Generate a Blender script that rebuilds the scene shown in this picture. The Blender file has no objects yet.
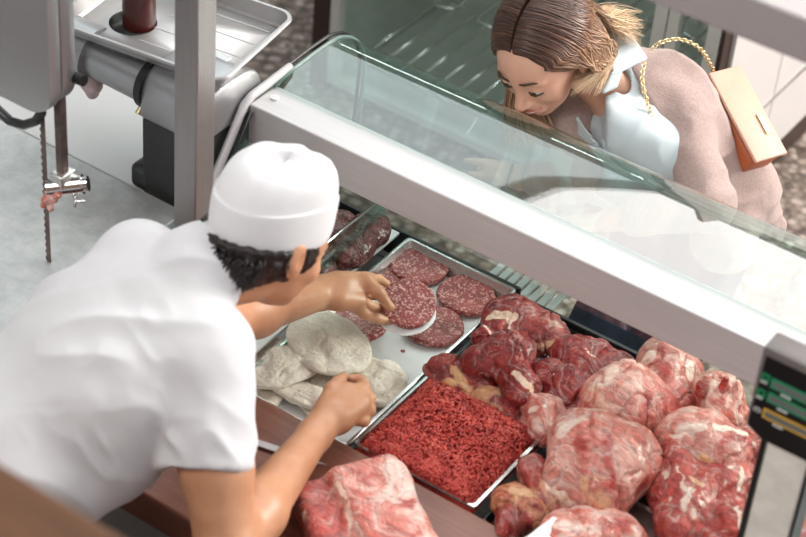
import bpy, bmesh, math, random
import numpy as np
from mathutils import Vector, Matrix, Quaternion
random.seed(7); RNG = np.random.default_rng(7)
C = bpy.context.scene.collection
PI = math.pi
A_ = np.array

# ------------------------------------------------------------------ camera geometry
FPX = 2067.0
CAM = A_([1.4124, -2.4075, 3.35])
CR = A_([0.8188687, 0.56952747, 0.07136179])
CU = A_([-0.40410546, 0.4837505, 0.7763274])
CW = A_([-0.40761847, 0.6645479, -0.62627731])
def ray(px, py): return CW + CR*((px-403)/FPX) - CU*((py-268.5)/FPX)
def at(px, py, z):
    d = ray(px, py); return CAM + d*((z-CAM[2])/d[2])
def at_y(px, py, y):
    d = ray(px, py); return CAM + d*((y-CAM[1])/d[1])
def at_x(px, py, x):
    d = ray(px, py); return CAM + d*((x-CAM[0])/d[0])

# ------------------------------------------------------------------ numpy noise
def _hash(i, j, k, s):
    h = (i*374761393 + j*668265263 + k*2147483647 + s*974634777) & 0xffffffff
    h = ((h ^ (h >> 13))*1274126177) & 0xffffffff
    return ((h ^ (h >> 16)) & 0xffff)/65535.0
def vnoise(p, s=0):
    p = np.asarray(p, dtype=np.float64); f = np.floor(p); q = p-f; q = q*q*(3-2*q)
    i = f.astype(np.int64); r = 0
    for a in (0, 1):
        for b in (0, 1):
            for c in (0, 1):
                w = (q[:, 0] if a else 1-q[:, 0])*(q[:, 1] if b else 1-q[:, 1])*(q[:, 2] if c else 1-q[:, 2])
                r = r + w*_hash(i[:, 0]+a, i[:, 1]+b, i[:, 2]+c, s)
    return r*2-1
def fbm(p, s=0, o=3):
    r = 0; a = 1; t = 0
    for k in range(o): r = r + a*vnoise(p*(2.03**k), s+k*17); t += a; a *= .5
    return r/t

# ------------------------------------------------------------------ object helpers
def link(o, parent=None):
    C.objects.link(o)
    if parent is not None: o.parent = parent
    return o
def mesh_obj(name, verts, faces, mat=None, parent=None, smooth=True, attrs=None):
    me = bpy.data.meshes.new(name)
    verts = np.asarray(verts, dtype=np.float64)
    if parent is not None: verts = verts - org(parent)
    me.from_pydata(verts.tolist(), [], [list(map(int, f)) for f in faces] if not isinstance(faces, np.ndarray) else faces.tolist())
    if attrs is not None:
        a = me.color_attributes.new('mark', 'FLOAT_COLOR', 'POINT')
        c = np.ones((len(verts), 4)); c[:, :attrs.shape[1]] = attrs
        a.data.foreach_set('color', c.astype(np.float32).ravel())
    if smooth: me.polygons.foreach_set('use_smooth', [True]*len(me.polygons))
    me.update()
    if mat: me.materials.append(mat)
    return link(bpy.data.objects.new(name, me), parent)
ORG = {}
def org(o):
    while o is not None and o.name not in ORG: o = o.parent
    return A_(ORG[o.name]) if o is not None else np.zeros(3)
def thing(name, loc, label, cat, group=None):
    o = bpy.data.objects.new(name, None); C.objects.link(o); o.location = tuple(map(float, loc)); ORG[o.name] = tuple(map(float, loc))
    o.empty_display_size = .05
    return tag(o, label, cat, group)
def tag(o, label, cat, group=None):
    o['label'] = label; o['category'] = cat
    if group: o['group'] = group
    return o
def recentre(o):
    """origin of a one-mesh thing to its base centre"""
    me = o.data; n = len(me.vertices); a = np.empty(n*3); me.vertices.foreach_get('co', a); a = a.reshape(-1, 3)
    c = A_([(a[:, 0].min()+a[:, 0].max())/2, (a[:, 1].min()+a[:, 1].max())/2, a[:, 2].min()])
    me.vertices.foreach_set('co', (a-c).ravel()); o.location = c; ORG[o.name] = tuple(c); me.update()
    return o

class MB:
    def __init__(s): s.v = []; s.f = []
    def add(s, v, f):
        n = len(s.v); s.v += [tuple(map(float, x)) for x in v]; s.f += [[n+i for i in q] for q in f]; return s
    def box(s, x0, x1, y0, y1, z0, z1, bev=0.0):
        bm = bmesh.new(); bmesh.ops.create_cube(bm, size=1)
        for v in bm.verts: v.co = Vector(((x0+x1)/2+v.co.x*(x1-x0), (y0+y1)/2+v.co.y*(y1-y0), (z0+z1)/2+v.co.z*(z1-z0)))
        if bev: bmesh.ops.bevel(bm, geom=bm.edges[:], offset=bev, segments=3, profile=.5, affect='EDGES')
        return s.bm(bm)
    def bm(s, bm):
        bm.verts.ensure_lookup_table(); bm.verts.index_update()
        s.add([v.co[:] for v in bm.verts], [[v.index for v in f.verts] for f in bm.faces]); bm.free(); return s
    def obox(s, c, ax, ay, az, sx, sy, sz, bev=0.0):
        bm = bmesh.new(); bmesh.ops.create_cube(bm, size=1)
        for v in bm.verts: v.co = Vector((v.co.x*sx, v.co.y*sy, v.co.z*sz))
        if bev: bmesh.ops.bevel(bm, geom=bm.edges[:], offset=bev, segments=3, profile=.5, affect='EDGES')
        for v in bm.verts: v.co = Vector(A_(c)+A_(ax)*v.co.x+A_(ay)*v.co.y+A_(az)*v.co.z)
        return s.bm(bm)
    def tube(s, pts, r, n=10, closed=False, cap=True):
        pts = [A_(p, dtype=float) for p in pts]; m = len(pts); rr = r if hasattr(r, '__len__') else [r]*m
        v = []; prev = None
        for i, p in enumerate(pts):
            a = pts[(i-1) % m] if (closed or i > 0) else p; b = pts[(i+1) % m] if (closed or i < m-1) else p
            t = b-a; t = t/(np.linalg.norm(t)+1e-12)
            if prev is None:
                u = np.cross(t, [0, 0, 1.]);
                if np.linalg.norm(u) < .1: u = np.cross(t, [0, 1., 0])
            else: u = prev - t*(prev@t)
            u = u/(np.linalg.norm(u)+1e-12); prev = u; w = np.cross(t, u)
            for k in range(n):
                q = 2*PI*k/n; v.append(p+rr[i]*(math.cos(q)*u+math.sin(q)*w))
        f = []
        for i in range(m if closed else m-1):
            j = (i+1) % m
            for k in range(n): k2 = (k+1) % n; f.append([i*n+k, i*n+k2, j*n+k2, j*n+k])
        if cap and not closed: f.append(list(range(n))[::-1]); f.append([(m-1)*n+k for k in range(n)])
        return s.add(v, f)
    def cyl(s, a, b, r, n=24, r2=None): return s.tube([a, b], [r, r if r2 is None else r2], n)
    def prism(s, poly, d, bev=0.0):
        """polygon of 3-D points pushed along vector d"""
        bm = bmesh.new(); vs = [bm.verts.new(Vector(p)) for p in poly]; f = bm.faces.new(vs)
        r = bmesh.ops.extrude_face_region(bm, geom=[f])
        for g in r['geom']:
            if isinstance(g, bmesh.types.BMVert): g.co += Vector(d)
        bmesh.ops.recalc_face_normals(bm, faces=bm.faces[:])
        if bev: bmesh.ops.bevel(bm, geom=bm.edges[:], offset=bev, segments=2, profile=.5, affect='EDGES')
        return s.bm(bm)
    def build(s, name, mat, parent=None, smooth=False):
        o = mesh_obj(name, s.v, s.f, mat, parent, smooth)
        return o
def autosmooth(o, ang=40):
    me = o.data; me.polygons.foreach_set('use_smooth', [True]*len(me.polygons))
    try: me.set_sharp_from_angle(angle=math.radians(ang))
    except Exception: pass
    return o

# ------------------------------------------------------------------ SDF modelling
def unit(v): v = A_(v, dtype=float); return v/np.linalg.norm(v)
def p_cap(a, b, ra, rb=None, caps=False, flat=None):
    a = A_(a, dtype=float); b = A_(b, dtype=float); rb = ra if rb is None else rb; ab = b-a; L2 = ab@ab
    L = math.sqrt(L2)
    def d(p):
        t = ((p-a)@ab)/L2; tc = np.clip(t, 0, 1); q = p-a-tc[..., None]*ab
        if flat is not None:        # flatten along an axis: (axis, factor)
            ax, k = flat; ax = unit(ax); h = q@ax; q = q + (h*(k-1))[..., None]*ax
        r = np.linalg.norm(q, axis=-1)-(ra+(rb-ra)*tc)
        if caps: r = np.maximum(r, (t-1)*L)
        return r
    R = max(ra, rb)*1.05; return (np.minimum(a, b)-R, np.maximum(a, b)+R, d)
def p_ell(c, ax, ay, az, rx, ry, rz):
    c = A_(c, dtype=float); ax, ay, az = unit(ax), unit(ay), unit(az)
    def d(p):
        q = p-c; x = q@ax; y = q@ay; z = q@az
        k0 = np.sqrt((x/rx)**2+(y/ry)**2+(z/rz)**2)+1e-9; k1 = np.sqrt((x/rx**2)**2+(y/ry**2)**2+(z/rz**2)**2)+1e-9
        return k0*(k0-1)/k1
    e = np.sqrt((ax*rx)**2+(ay*ry)**2+(az*rz)**2); return (c-e, c+e, d)
def p_box(c, ax, ay, az, hx, hy, hz, r=.004):
    c = A_(c, dtype=float); M = A_([unit(ax), unit(ay), unit(az)]); H = A_([hx, hy, hz])-r
    def d(p):
        q = np.abs((p-c)@M.T)-H; return np.linalg.norm(np.maximum(q, 0), axis=-1)+np.minimum(q.max(-1), 0)-r
    e = np.abs(M.T)@A_([hx, hy, hz]); return (c-e, c+e, d)
class Field:
    def __init__(s, lo, hi, h):
        s.lo = A_(lo, dtype=float); s.h = h; s.n = np.ceil((A_(hi)-s.lo)/h).astype(int)+1
        s.F = np.full(tuple(s.n), .5, dtype=np.float32); s.pr = []
    def region(s, lo, hi, m):
        i0 = np.maximum(np.floor((lo-m-s.lo)/s.h).astype(int), 0); i1 = np.minimum(np.ceil((hi+m-s.lo)/s.h).astype(int)+1, s.n)
        if (i1 <= i0).any(): return None, None
        sl = tuple(slice(a, b) for a, b in zip(i0, i1))
        g = [s.lo[k]+s.h*np.arange(i0[k], i1[k]) for k in range(3)]
        P = np.stack(np.meshgrid(*g, indexing='ij'), -1); return sl, P
    def add(s, pr, k=.01, val=None):
        sl, P = s.region(pr[0], pr[1], k+3*s.h)
        if sl is None: return s
        d = pr[2](P).astype(np.float32); f = s.F[sl]
        if k > 0: h = np.clip(.5+.5*(f-d)/k, 0, 1); s.F[sl] = f*(1-h)+d*h-k*h*(1-h)
        else: s.F[sl] = np.minimum(f, d)
        if val is not None: s.pr.append((pr[2], A_(val, dtype=float)))
        return s
    def cut(s, pr, k=.005):
        sl, P = s.region(pr[0], pr[1], k+3*s.h)
        if sl is None: return s
        d = -pr[2](P).astype(np.float32); f = s.F[sl]
        h = np.clip(.5-.5*(f-d)/k, 0, 1); s.F[sl] = f*(1-h)+d*h+k*h*(1-h)
        return s
    def plane(s, p, n):   # keep the side opposite to n
        P = np.stack(np.meshgrid(*[s.lo[k]+s.h*np.arange(s.n[k]) for k in range(3)], indexing='ij'), -1)
        s.F = np.maximum(s.F, ((P-A_(p))@unit(n)).astype(np.float32)); return s
    def nets(s):
        F = s.F; F[0] = .5; F[-1] = .5; F[:, 0] = .5; F[:, -1] = .5; F[:, :, 0] = .5; F[:, :, -1] = .5
        ins = F < 0; nx, ny, nz = F.shape
        c = np.zeros((nx-1, ny-1, nz-1), dtype=np.int8)
        offs = [(a, b, d) for a in (0, 1) for b in (0, 1) for d in (0, 1)]
        for a, b, d in offs: c += ins[a:nx-1+a, b:ny-1+b, d:nz-1+d]
        idx = np.argwhere((c > 0) & (c < 8)); vid = np.full(c.shape, -1, dtype=np.int64); vid[tuple(idx.T)] = np.arange(len(idx))
        S = np.zeros((len(idx), 3)); W = np.zeros(len(idx))
        for p in offs:
            for k in range(3):
                if p[k]: continue
                q = list(p); q[k] = 1
                f0 = F[tuple((idx+p).T)]; f1 = F[tuple((idx+q).T)]; m = (f0 < 0) != (f1 < 0)
                t = np.where(m, f0/np.where(m, f0-f1, 1), 0); pos = A_(p)[None]+t[:, None]*(A_(q)-A_(p))[None]
                S += pos*m[:, None]; W += m
        V = s.lo+s.h*(idx+S/W[:, None])
        Q = []
        for k in range(3):
            a = [slice(None)]*3; b = [slice(None)]*3; a[k] = slice(0, -1); b[k] = slice(1, None)
            i0 = ins[tuple(a)]; i1 = ins[tuple(b)]; e = np.argwhere(i0 != i1); u, v = (k+1) % 3, (k+2) % 3
            e = e[(e[:, u] > 0) & (e[:, v] > 0)]; flip = ~i0[tuple(e.T)]
            def g(du, dv): x = e.copy(); x[:, u] -= du; x[:, v] -= dv; return vid[tuple(x.T)]
            q = np.stack([g(1, 1), g(0, 1), g(0, 0), g(1, 0)], 1); q[flip] = q[flip][:, ::-1]; Q.append(q)
        return V, np.concatenate(Q)
    def mesh(s, name, mat, parent=None, smooth=1, disp=None, attr=True):
        V, Q = s.nets()
        for _ in range(smooth):
            acc = np.zeros_like(V); w = np.zeros(len(V))
            for i in range(4):
                j = (i+1) % 4
                np.add.at(acc, Q[:, i], V[Q[:, j]]); np.add.at(acc, Q[:, j], V[Q[:, i]]); np.add.at(w, Q[:, i], 1); np.add.at(w, Q[:, j], 1)
            V = V*.5+.5*acc/w[:, None]
        if disp is not None:
            N = vnormals(V, Q); V = V+N*disp(V, N)[:, None]
        at_ = None
        if s.pr and attr:
            acc = 0; w = 0
            for d, val in s.pr:
                k = np.exp(-np.maximum(d(V)+.002, 0)/.0045)+1e-9; acc = acc+k[:, None]*val[None]; w = w+k
            at_ = acc/w[:, None]
        return mesh_obj(name, V, Q, mat, parent, True, at_)
def vnormals(V, Q):
    n = np.cross(V[Q[:, 2]]-V[Q[:, 0]], V[Q[:, 3]]-V[Q[:, 1]]); N = np.zeros_like(V)
    for i in range(4): np.add.at(N, Q[:, i], n)
    return N/(np.linalg.norm(N, axis=1, keepdims=True)+1e-12)

# ------------------------------------------------------------------ materials
def nt(name):
    m = bpy.data.materials.new(name); m.use_nodes = True; t = m.node_tree; b = t.nodes['Principled BSDF']; return m, t, b
def N(t, ty, **kw):
    n = t.nodes.new(ty)
    for k, v in kw.items():
        if k in n.inputs: n.inputs[k].default_value = v
        else: setattr(n, k, v)
    return n
def L(t, a, b): t.links.new(a, b)
def ramp(t, src, stops):
    r = t.nodes.new('ShaderNodeValToRGB'); e = r.color_ramp.elements
    while len(e) < len(stops): e.new(.5)
    for x, (p, c) in zip(e, stops): x.position = p; x.color = (*c, 1) if len(c) == 3 else c
    L(t, src, r.inputs[0]); return r.outputs[0]
def coords(t, scale=1, kind='Object', stretch=(1, 1, 1), rot=(0, 0, 0)):
    c = t.nodes.new('ShaderNodeTexCoord'); m = t.nodes.new('ShaderNodeMapping'); L(t, c.outputs[kind], m.inputs[0])
    m.inputs['Scale'].default_value = tuple(scale*s for s in stretch); m.inputs['Rotation'].default_value = rot; return m.outputs[0]
def noise(t, vec, scale=5, detail=4, rough=.6, dist=0):
    n = t.nodes.new('ShaderNodeTexNoise'); n.inputs['Scale'].default_value = scale; n.inputs['Detail'].default_value = detail
    n.inputs['Roughness'].default_value = rough; n.inputs['Distortion'].default_value = dist; L(t, vec, n.inputs['Vector']); return n.outputs[0]
def bump(t, b, h, st=.3, dist=.01, prev=None):
    n = t.nodes.new('ShaderNodeBump'); n.inputs['Strength'].default_value = st; n.inputs['Distance'].default_value = dist
    L(t, h, n.inputs['Height']); L(t, n.outputs[0], b.inputs['Normal']); return n
def mixc(t, fac, a, b, mode='MIX'):
    n = t.nodes.new('ShaderNodeMix'); n.data_type = 'RGBA'; n.blend_type = mode
    for s, v in ((n.inputs[0], fac), (n.inputs[6], a), (n.inputs[7], b)):
        if hasattr(v, 'is_output') or hasattr(v, 'links'): L(t, v, s)
        elif isinstance(v, (int, float)): s.default_value = v
        else: s.default_value = (*v, 1)
    return n.outputs[2]
def math_(t, op, a, b=0.0, clamp=False):
    n = t.nodes.new('ShaderNodeMath'); n.operation = op; n.use_clamp = clamp
    for s, v in ((n.inputs[0], a), (n.inputs[1], b)):
        if isinstance(v, (int, float)): s.default_value = v
        else: L(t, v, s)
    return n.outputs[0]
def simple(name, col, rough=.5, metal=0.0, var=.08, vs=8, bst=0.0, bs=60, sss=0.0, coat=0.0, spec=.5, stretch=(1, 1, 1), sheen=0):
    m, t, b = nt(name); v = coords(t, 1, stretch=stretch); n = noise(t, v, vs, 5)
    c = ramp(t, n, [(.3, tuple(x*(1-var) for x in col)), (.7, tuple(min(1, x*(1+var)) for x in col))])
    L(t, c, b.inputs['Base Color']); b.inputs['Roughness'].default_value = rough; b.inputs['Metallic'].default_value = metal
    b.inputs['Specular IOR Level'].default_value = spec; b.inputs['Coat Weight'].default_value = coat
    if sss: b.inputs['Subsurface Weight'].default_value = sss; b.inputs['Subsurface Scale'].default_value = .012; b.inputs['Subsurface Radius'].default_value = (1, .35, .2)
    if bst: bump(t, b, noise(t, v, bs, 4), bst, .004)
    if sheen: b.inputs['Sheen Weight'].default_value = sheen
    return m
M = {}
def steel(name, col=(.62, .61, .60), rough=.32, stretch=(1, 40, 40), metal=.9, var=.07):
    m, t, b = nt(name); v = coords(t, 1, stretch=stretch); n = noise(t, v, 6, 3); n2 = noise(t, coords(t), 9, 4)
    L(t, ramp(t, n, [(.3, tuple(x*(1-var) for x in col)), (.7, tuple(x*(1+var) for x in col))]), b.inputs['Base Color'])
    b.inputs['Metallic'].default_value = metal
    L(t, ramp(t, n2, [(.3, (rough*.92,)*3), (.7, (rough*1.12,)*3)]), b.inputs['Roughness'])
    return m
M['steel'] = steel('brushed_steel')
M['beam'] = steel('pale_brushed_steel', (.54, .53, .54), .48, (1, 60, 60), .2)
M['chrome'] = steel('chrome', (.8, .8, .8), .12, (1, 1, 1), 1.0)
M['tray'] = steel('tray_steel', (.66, .65, .64), .25, (30, 1, 30))
M['dullsteel'] = steel('painted_grey_steel', (.42, .42, .43), .33, (1, 1, 1), .75)
M['sawpaint'] = steel('polished_cast_alloy', (.40, .40, .41), .34, (1, 1, 1), .7, .02)
M['darksteel'] = simple('dark_enamel_and_reflection', (.035, .038, .037), .28, .3, .2)  # real enamel parts; also colours the dark reflection on the grinder's lower housing
M['black'] = simple('black_plastic', (.012, .012, .014), .35, 0, .2, bst=.05)
M['blackrim'] = simple('black_rubber', (.015, .016, .016), .3)
M['housing'] = simple('grey_plastic', (.18, .16, .155), .4, .1)
M['white'] = simple('white_enamel', (.78, .78, .77), .35)
M['walls'] = simple('white_wall_panel', (.62, .585, .58), .35, 0, .02)
M['paper'] = simple('white_paper', (.80, .81, .81), .55, 0, .03, 20, .15, 30)
M['cloth'] = simple('white_cotton', (.69, .69, .72), .85, 0, .015, 30, .08, 900, sheen=.2)
M['hat'] = simple('white_hat_cotton', (.75, .75, .77), .85, 0, .01, 30, .08, 900, sheen=.2)
M['hairdark'] = simple('black_brown_hair', (.016, .011, .010), .42, 0, .4, 60, .3, 200)
M['trousers'] = simple('dark_trousers', (.03, .03, .04), .8)
M['shoe'] = simple('dark_shoe_leather', (.02, .02, .02), .4)
M['jeans'] = simple('dark_blue_denim', (.018, .025, .055), .8, 0, .35, 40, .2, 400)
M['cardigan'] = simple('taupe_knit', (.40, .285, .26), .85, 0, .12, 180, .35, 260, sheen=.3)
M['blouse'] = simple('pale_blue_cotton', (.58, .65, .69), .75, 0, .03, 30, .1, 500)
M['bag'] = simple('peach_leather', (.60, .34, .25), .45, 0, .06, 20, .15, 150)
M['bagin'] = simple('orange_leather_lining', (.42, .10, .03), .5)
M['gold'] = simple('pale_gold', (.85, .70, .42), .25, .9)
M['walnut'] = simple('brown_lacquered_wood', (.11, .045, .018), .45, 0, .25, 6, stretch=(1, 12, 12))
M['jamb'] = simple('dark_brown_jamb', (.035, .018, .013), .5)
M['lcd'] = simple('grey_lcd', (.16, .17, .16), .2)
M['green'] = simple('green_print', (.02, .30, .13), .4)
M['amber'] = simple('amber_print', (.75, .42, .05), .4)
M['ink'] = simple('white_print', (.7, .7, .7), .5)
M['yellow'] = simple('yellow_strip', (.72, .58, .10), .5)
M['rust'] = simple('rusty_steel', (.15, .11, .10), .5, .6, .4, 40)
M['plastic_dark'] = simple('dark_red_plastic', (.075, .014, .012), .3, 0, .35, 25)
M['lip'] = simple('lips', (.62, .19, .17), .35, sss=.1)
M['teeth'] = simple('teeth', (.85, .83, .78), .2)
M['eye'] = simple('eye_white', (.75, .74, .72), .1)
M['iris'] = simple('iris', (.06, .035, .02), .1)
M['brow'] = simple('brow_hair', (.07, .04, .025), .6)
M['breading'] = None

def skin(name, col, dark):
    m, t, b = nt(name); v = coords(t); n = noise(t, v, 14, 4); n2 = noise(t, v, 220, 3)
    c = ramp(t, n, [(.3, dark), (.65, col)]); L(t, c, b.inputs['Base Color']); b.inputs['Roughness'].default_value = .42
    b.inputs['Subsurface Weight'].default_value = .15; b.inputs['Subsurface Scale'].default_value = .01; b.inputs['Subsurface Radius'].default_value = (1, .35, .2)
    h = math_(t, 'ADD', math_(t, 'MULTIPLY', n2, .4), noise(t, v, 45, 3)); bump(t, b, h, .12, .004); return m
M['skin_m'] = skin('tan_skin', (.62, .32, .185), (.51, .24, .13))
M['skin_w'] = skin('light_tan_skin', (.76, .43, .31), (.69, .36, .25))

def woodmat(name, c1, c2, c3, r=.35):
    m, t, b = nt(name); v = coords(t, 1, stretch=(1.2, 16, 16)); n = noise(t, v, 3, 6, .65, .4); n2 = noise(t, coords(t), 5, 4)
    c = ramp(t, n, [(.25, c1), (.5, c2), (.8, c3)]); c = mixc(t, ramp(t, n2, [(.35, (0, 0, 0)), (.75, (.7, .7, .7))]), c, (.16, .035, .025))
    L(t, c, b.inputs['Base Color']); b.inputs['Roughness'].default_value = r; bump(t, b, n, .15, .004); return m
M['wood'] = woodmat('blood_stained_wood', (.13, .05, .035), (.235, .10, .065), (.32, .16, .11))

def terrazzo():
    m, t, b = nt('brown_pebble_floor'); v = coords(t)
    vo = N(t, 'ShaderNodeTexVoronoi'); vo.inputs['Scale'].default_value = 42; L(t, v, vo.inputs['Vector'])
    c = ramp(t, vo.outputs['Color'], [(.1, (.10, .075, .06)), (.45, (.24, .19, .16)), (.75, (.40, .33, .29)), (1, (.55, .48, .43))])
    e = ramp(t, vo.outputs['Distance'], [(.3, (1, 1, 1)), (.75, (.45, .42, .4))]); c = mixc(t, 1.0, c, e, 'MULTIPLY')
    L(t, c, b.inputs['Base Color']); b.inputs['Roughness'].default_value = .35; return m
M['floor'] = terrazzo()

def slabmat():
    m, t, b = nt('mottled_grey_steel_table'); v = coords(t); n = noise(t, v, 22, 6, .7); n2 = noise(t, v, 3, 3)
    c = ramp(t, n, [(.3, (.34, .36, .36)), (.7, (.52, .53, .53))]); L(t, c, b.inputs['Base Color'])
    b.inputs['Metallic'].default_value = .3; L(t, ramp(t, n2, [(.3, (.35,)*3), (.7, (.55,)*3)]), b.inputs['Roughness']); return m
M['slab'] = slabmat()

def meatmat(name, reds, pinks, fatc=(.80, .62, .52), fascia=(.72, .50, .47)):
    """mark.r = fat, mark.g = pale pink film, mark.b = yellowish"""
    m, t, b = nt(name); v = coords(t)
    a = N(t, 'ShaderNodeVertexColor'); a.layer_name = 'mark'; s = N(t, 'ShaderNodeSeparateColor'); L(t, a.outputs[0], s.inputs[0])
    n1 = noise(t, coords(t, 1, stretch=(1, 1, 1)), 30, 5, .6, .8); fib = noise(t, coords(t, 1, stretch=(.16, 1, .6), rot=(.2, .3, .7)), 150, 4, .6, .6); flk = noise(t, v, 330, 2, .5); flm = noise(t, v, 12, 2); n2 = noise(t, v, 90, 4, .7); n3 = noise(t, v, 16, 4, .6, 1.6)
    red = ramp(t, n1, [(.3, reds[0]), (.52, reds[1]), (.75, reds[2])])
    pink = ramp(t, n3, [(.28, pinks[0]), (.45, pinks[1]), (.62, pinks[2])])
    c = mixc(t, math_(t, 'SMOOTH_MIN', 1.0, math_(t, 'MULTIPLY', s.outputs[1], 1.0)), red, pink)
    c = mixc(t, 1.0, c, ramp(t, fib, [(.3, (.60, .55, .55)), (.5, (.95, .95, .95)), (.7, (1.25, 1.2, 1.18))]), 'MULTIPLY')
    c = mixc(t, math_(t, 'MULTIPLY', ramp(t, flk, [(.60, (0, 0, 0)), (.68, (.6,)*3)]), ramp(t, flm, [(.45, (0, 0, 0)), (.6, (1, 1, 1))])), c, (.78, .45, .38))
    # silver-skin and fat seams : thin ridges of a warped noise
    w = N(t, 'ShaderNodeTexNoise'); w.inputs['Scale'].default_value = 17; w.inputs['Detail'].default_value = 3; w.inputs['Distortion'].default_value = 1.2; L(t, v, w.inputs['Vector'])
    rid = math_(t, 'ABSOLUTE', math_(t, 'SUBTRACT', w.outputs[0], .5)); seam = ramp(t, rid, [(.0, (1, 1, 1)), (.022, (.45, .45, .45)), (.05, (0, 0, 0))])
    c = mixc(t, math_(t, 'MULTIPLY', math_(t, 'MULTIPLY', seam, ramp(t, n3, [(.4, (0, 0, 0)), (.6, (1, 1, 1))])), .55), c, fascia)
    fat = math_(t, 'ADD', s.outputs[0], math_(t, 'MULTIPLY', math_(t, 'SUBTRACT', n3, .5), .9)); fat = math_(t, 'ADD', fat, math_(t, 'MULTIPLY', math_(t, 'SUBTRACT', n2, .5), .35))
    fm = ramp(t, fat, [(.36, (0, 0, 0)), (.50, (.55, .55, .55)), (.66, (1, 1, 1))])
    fc = mixc(t, s.outputs[2], fatc, (.74, .40, .18)); fc = mixc(t, ramp(t, n2, [(.45, (0, 0, 0)), (.8, (.45,)*3)]), fc, (.70, .30, .24))
    c = mixc(t, fm, c, fc)
    L(t, c, b.inputs['Base Color']); L(t, ramp(t, n1, [(.3, (.26,)*3), (.7, (.5,)*3)]), b.inputs['Roughness'])
    b.inputs['Subsurface Weight'].default_value = .12; b.inputs['Subsurface Scale'].default_value = .006; b.inputs['Subsurface Radius'].default_value = (1, .3, .2)
    b.inputs['Coat Weight'].default_value = .30; b.inputs['Coat Roughness'].default_value = .10; b.inputs['Specular IOR Level'].default_value = .35
    h = math_(t, 'ADD', math_(t, 'MULTIPLY', n1, .7), math_(t, 'MULTIPLY', n2, .35)); h = math_(t, 'ADD', h, math_(t, 'MULTIPLY', fib, .3)); h = math_(t, 'ADD', h, math_(t, 'MULTIPLY', seam, -.25)); bump(t, b, h, .75, .010); return m
M['beef'] = meatmat('raw_beef', ((.10, .006, .008), (.26, .016, .016), (.44, .055, .040)), ((.38, .05, .045), (.60, .18, .14), (.78, .42, .34)))
M['ham'] = meatmat('raw_leg_meat', ((.24, .012, .014), (.46, .042, .036), (.62, .12, .095)), ((.50, .085, .07), (.72, .30, .24), (.87, .66, .58)), (.86, .70, .62), (.84, .66, .60))
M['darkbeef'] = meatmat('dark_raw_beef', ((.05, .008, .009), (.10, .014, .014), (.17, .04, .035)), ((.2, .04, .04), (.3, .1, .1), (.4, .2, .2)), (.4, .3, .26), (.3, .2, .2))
def pattymat():
    m, t, b = nt('marbled_mince_patty'); v = coords(t)
    vo = N(t, 'ShaderNodeTexVoronoi'); vo.inputs['Scale'].default_value = 200; L(t, v, vo.inputs['Vector']); n = noise(t, v, 95, 4, .7); n2 = noise(t, v, 22, 3)
    c = ramp(t, n2, [(.3, (.17, .026, .026)), (.7, (.34, .065, .06))])
    f = math_(t, 'ADD', math_(t, 'MULTIPLY', vo.outputs['Distance'], -.5), n); fm = ramp(t, f, [(.25, (0, 0, 0)), (.40, (.75, .75, .75))])
    c = mixc(t, fm, c, (.66, .38, .33)); L(t, c, b.inputs['Base Color']); b.inputs['Roughness'].default_value = .32
    b.inputs['Subsurface Weight'].default_value = .1; b.inputs['Subsurface Scale'].default_value = .004
    bump(t, b, f, .5, .004); return m
M['patty'] = pattymat()
def mincemat():
    m, t, b = nt('raw_mince'); v = coords(t); n = noise(t, v, 45, 3); n2 = noise(t, v, 220, 3)
    c = ramp(t, n, [(.3, (.30, .020, .017)), (.55, (.52, .058, .044)), (.8, (.68, .16, .12))]); c = mixc(t, ramp(t, n2, [(.60, (0, 0, 0)), (.76, (.5,)*3)]), c, (.78, .34, .28))
    L(t, c, b.inputs['Base Color']); b.inputs['Roughness'].default_value = .35; b.inputs['Subsurface Weight'].default_value = .1; b.inputs['Subsurface Scale'].default_value = .004; return m
M['mince'] = mincemat()
def breadmat():
    m, t, b = nt('pale_breading'); v = coords(t); n = noise(t, v, 26, 4); n2 = noise(t, v, 150, 4, .75); n3 = noise(t, v, 60, 3)
    c = ramp(t, n, [(.3, (.80, .69, .57)), (.7, (.93, .85, .74))]); c = mixc(t, ramp(t, n2, [(.57, (0, 0, 0)), (.66, (.5,)*3)]), c, (.58, .46, .35))
    L(t, c, b.inputs['Base Color']); b.inputs['Roughness'].default_value = .75; bump(t, b, math_(t, 'ADD', n2, n3), .9, .005); return m
M['breading'] = breadmat()

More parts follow.
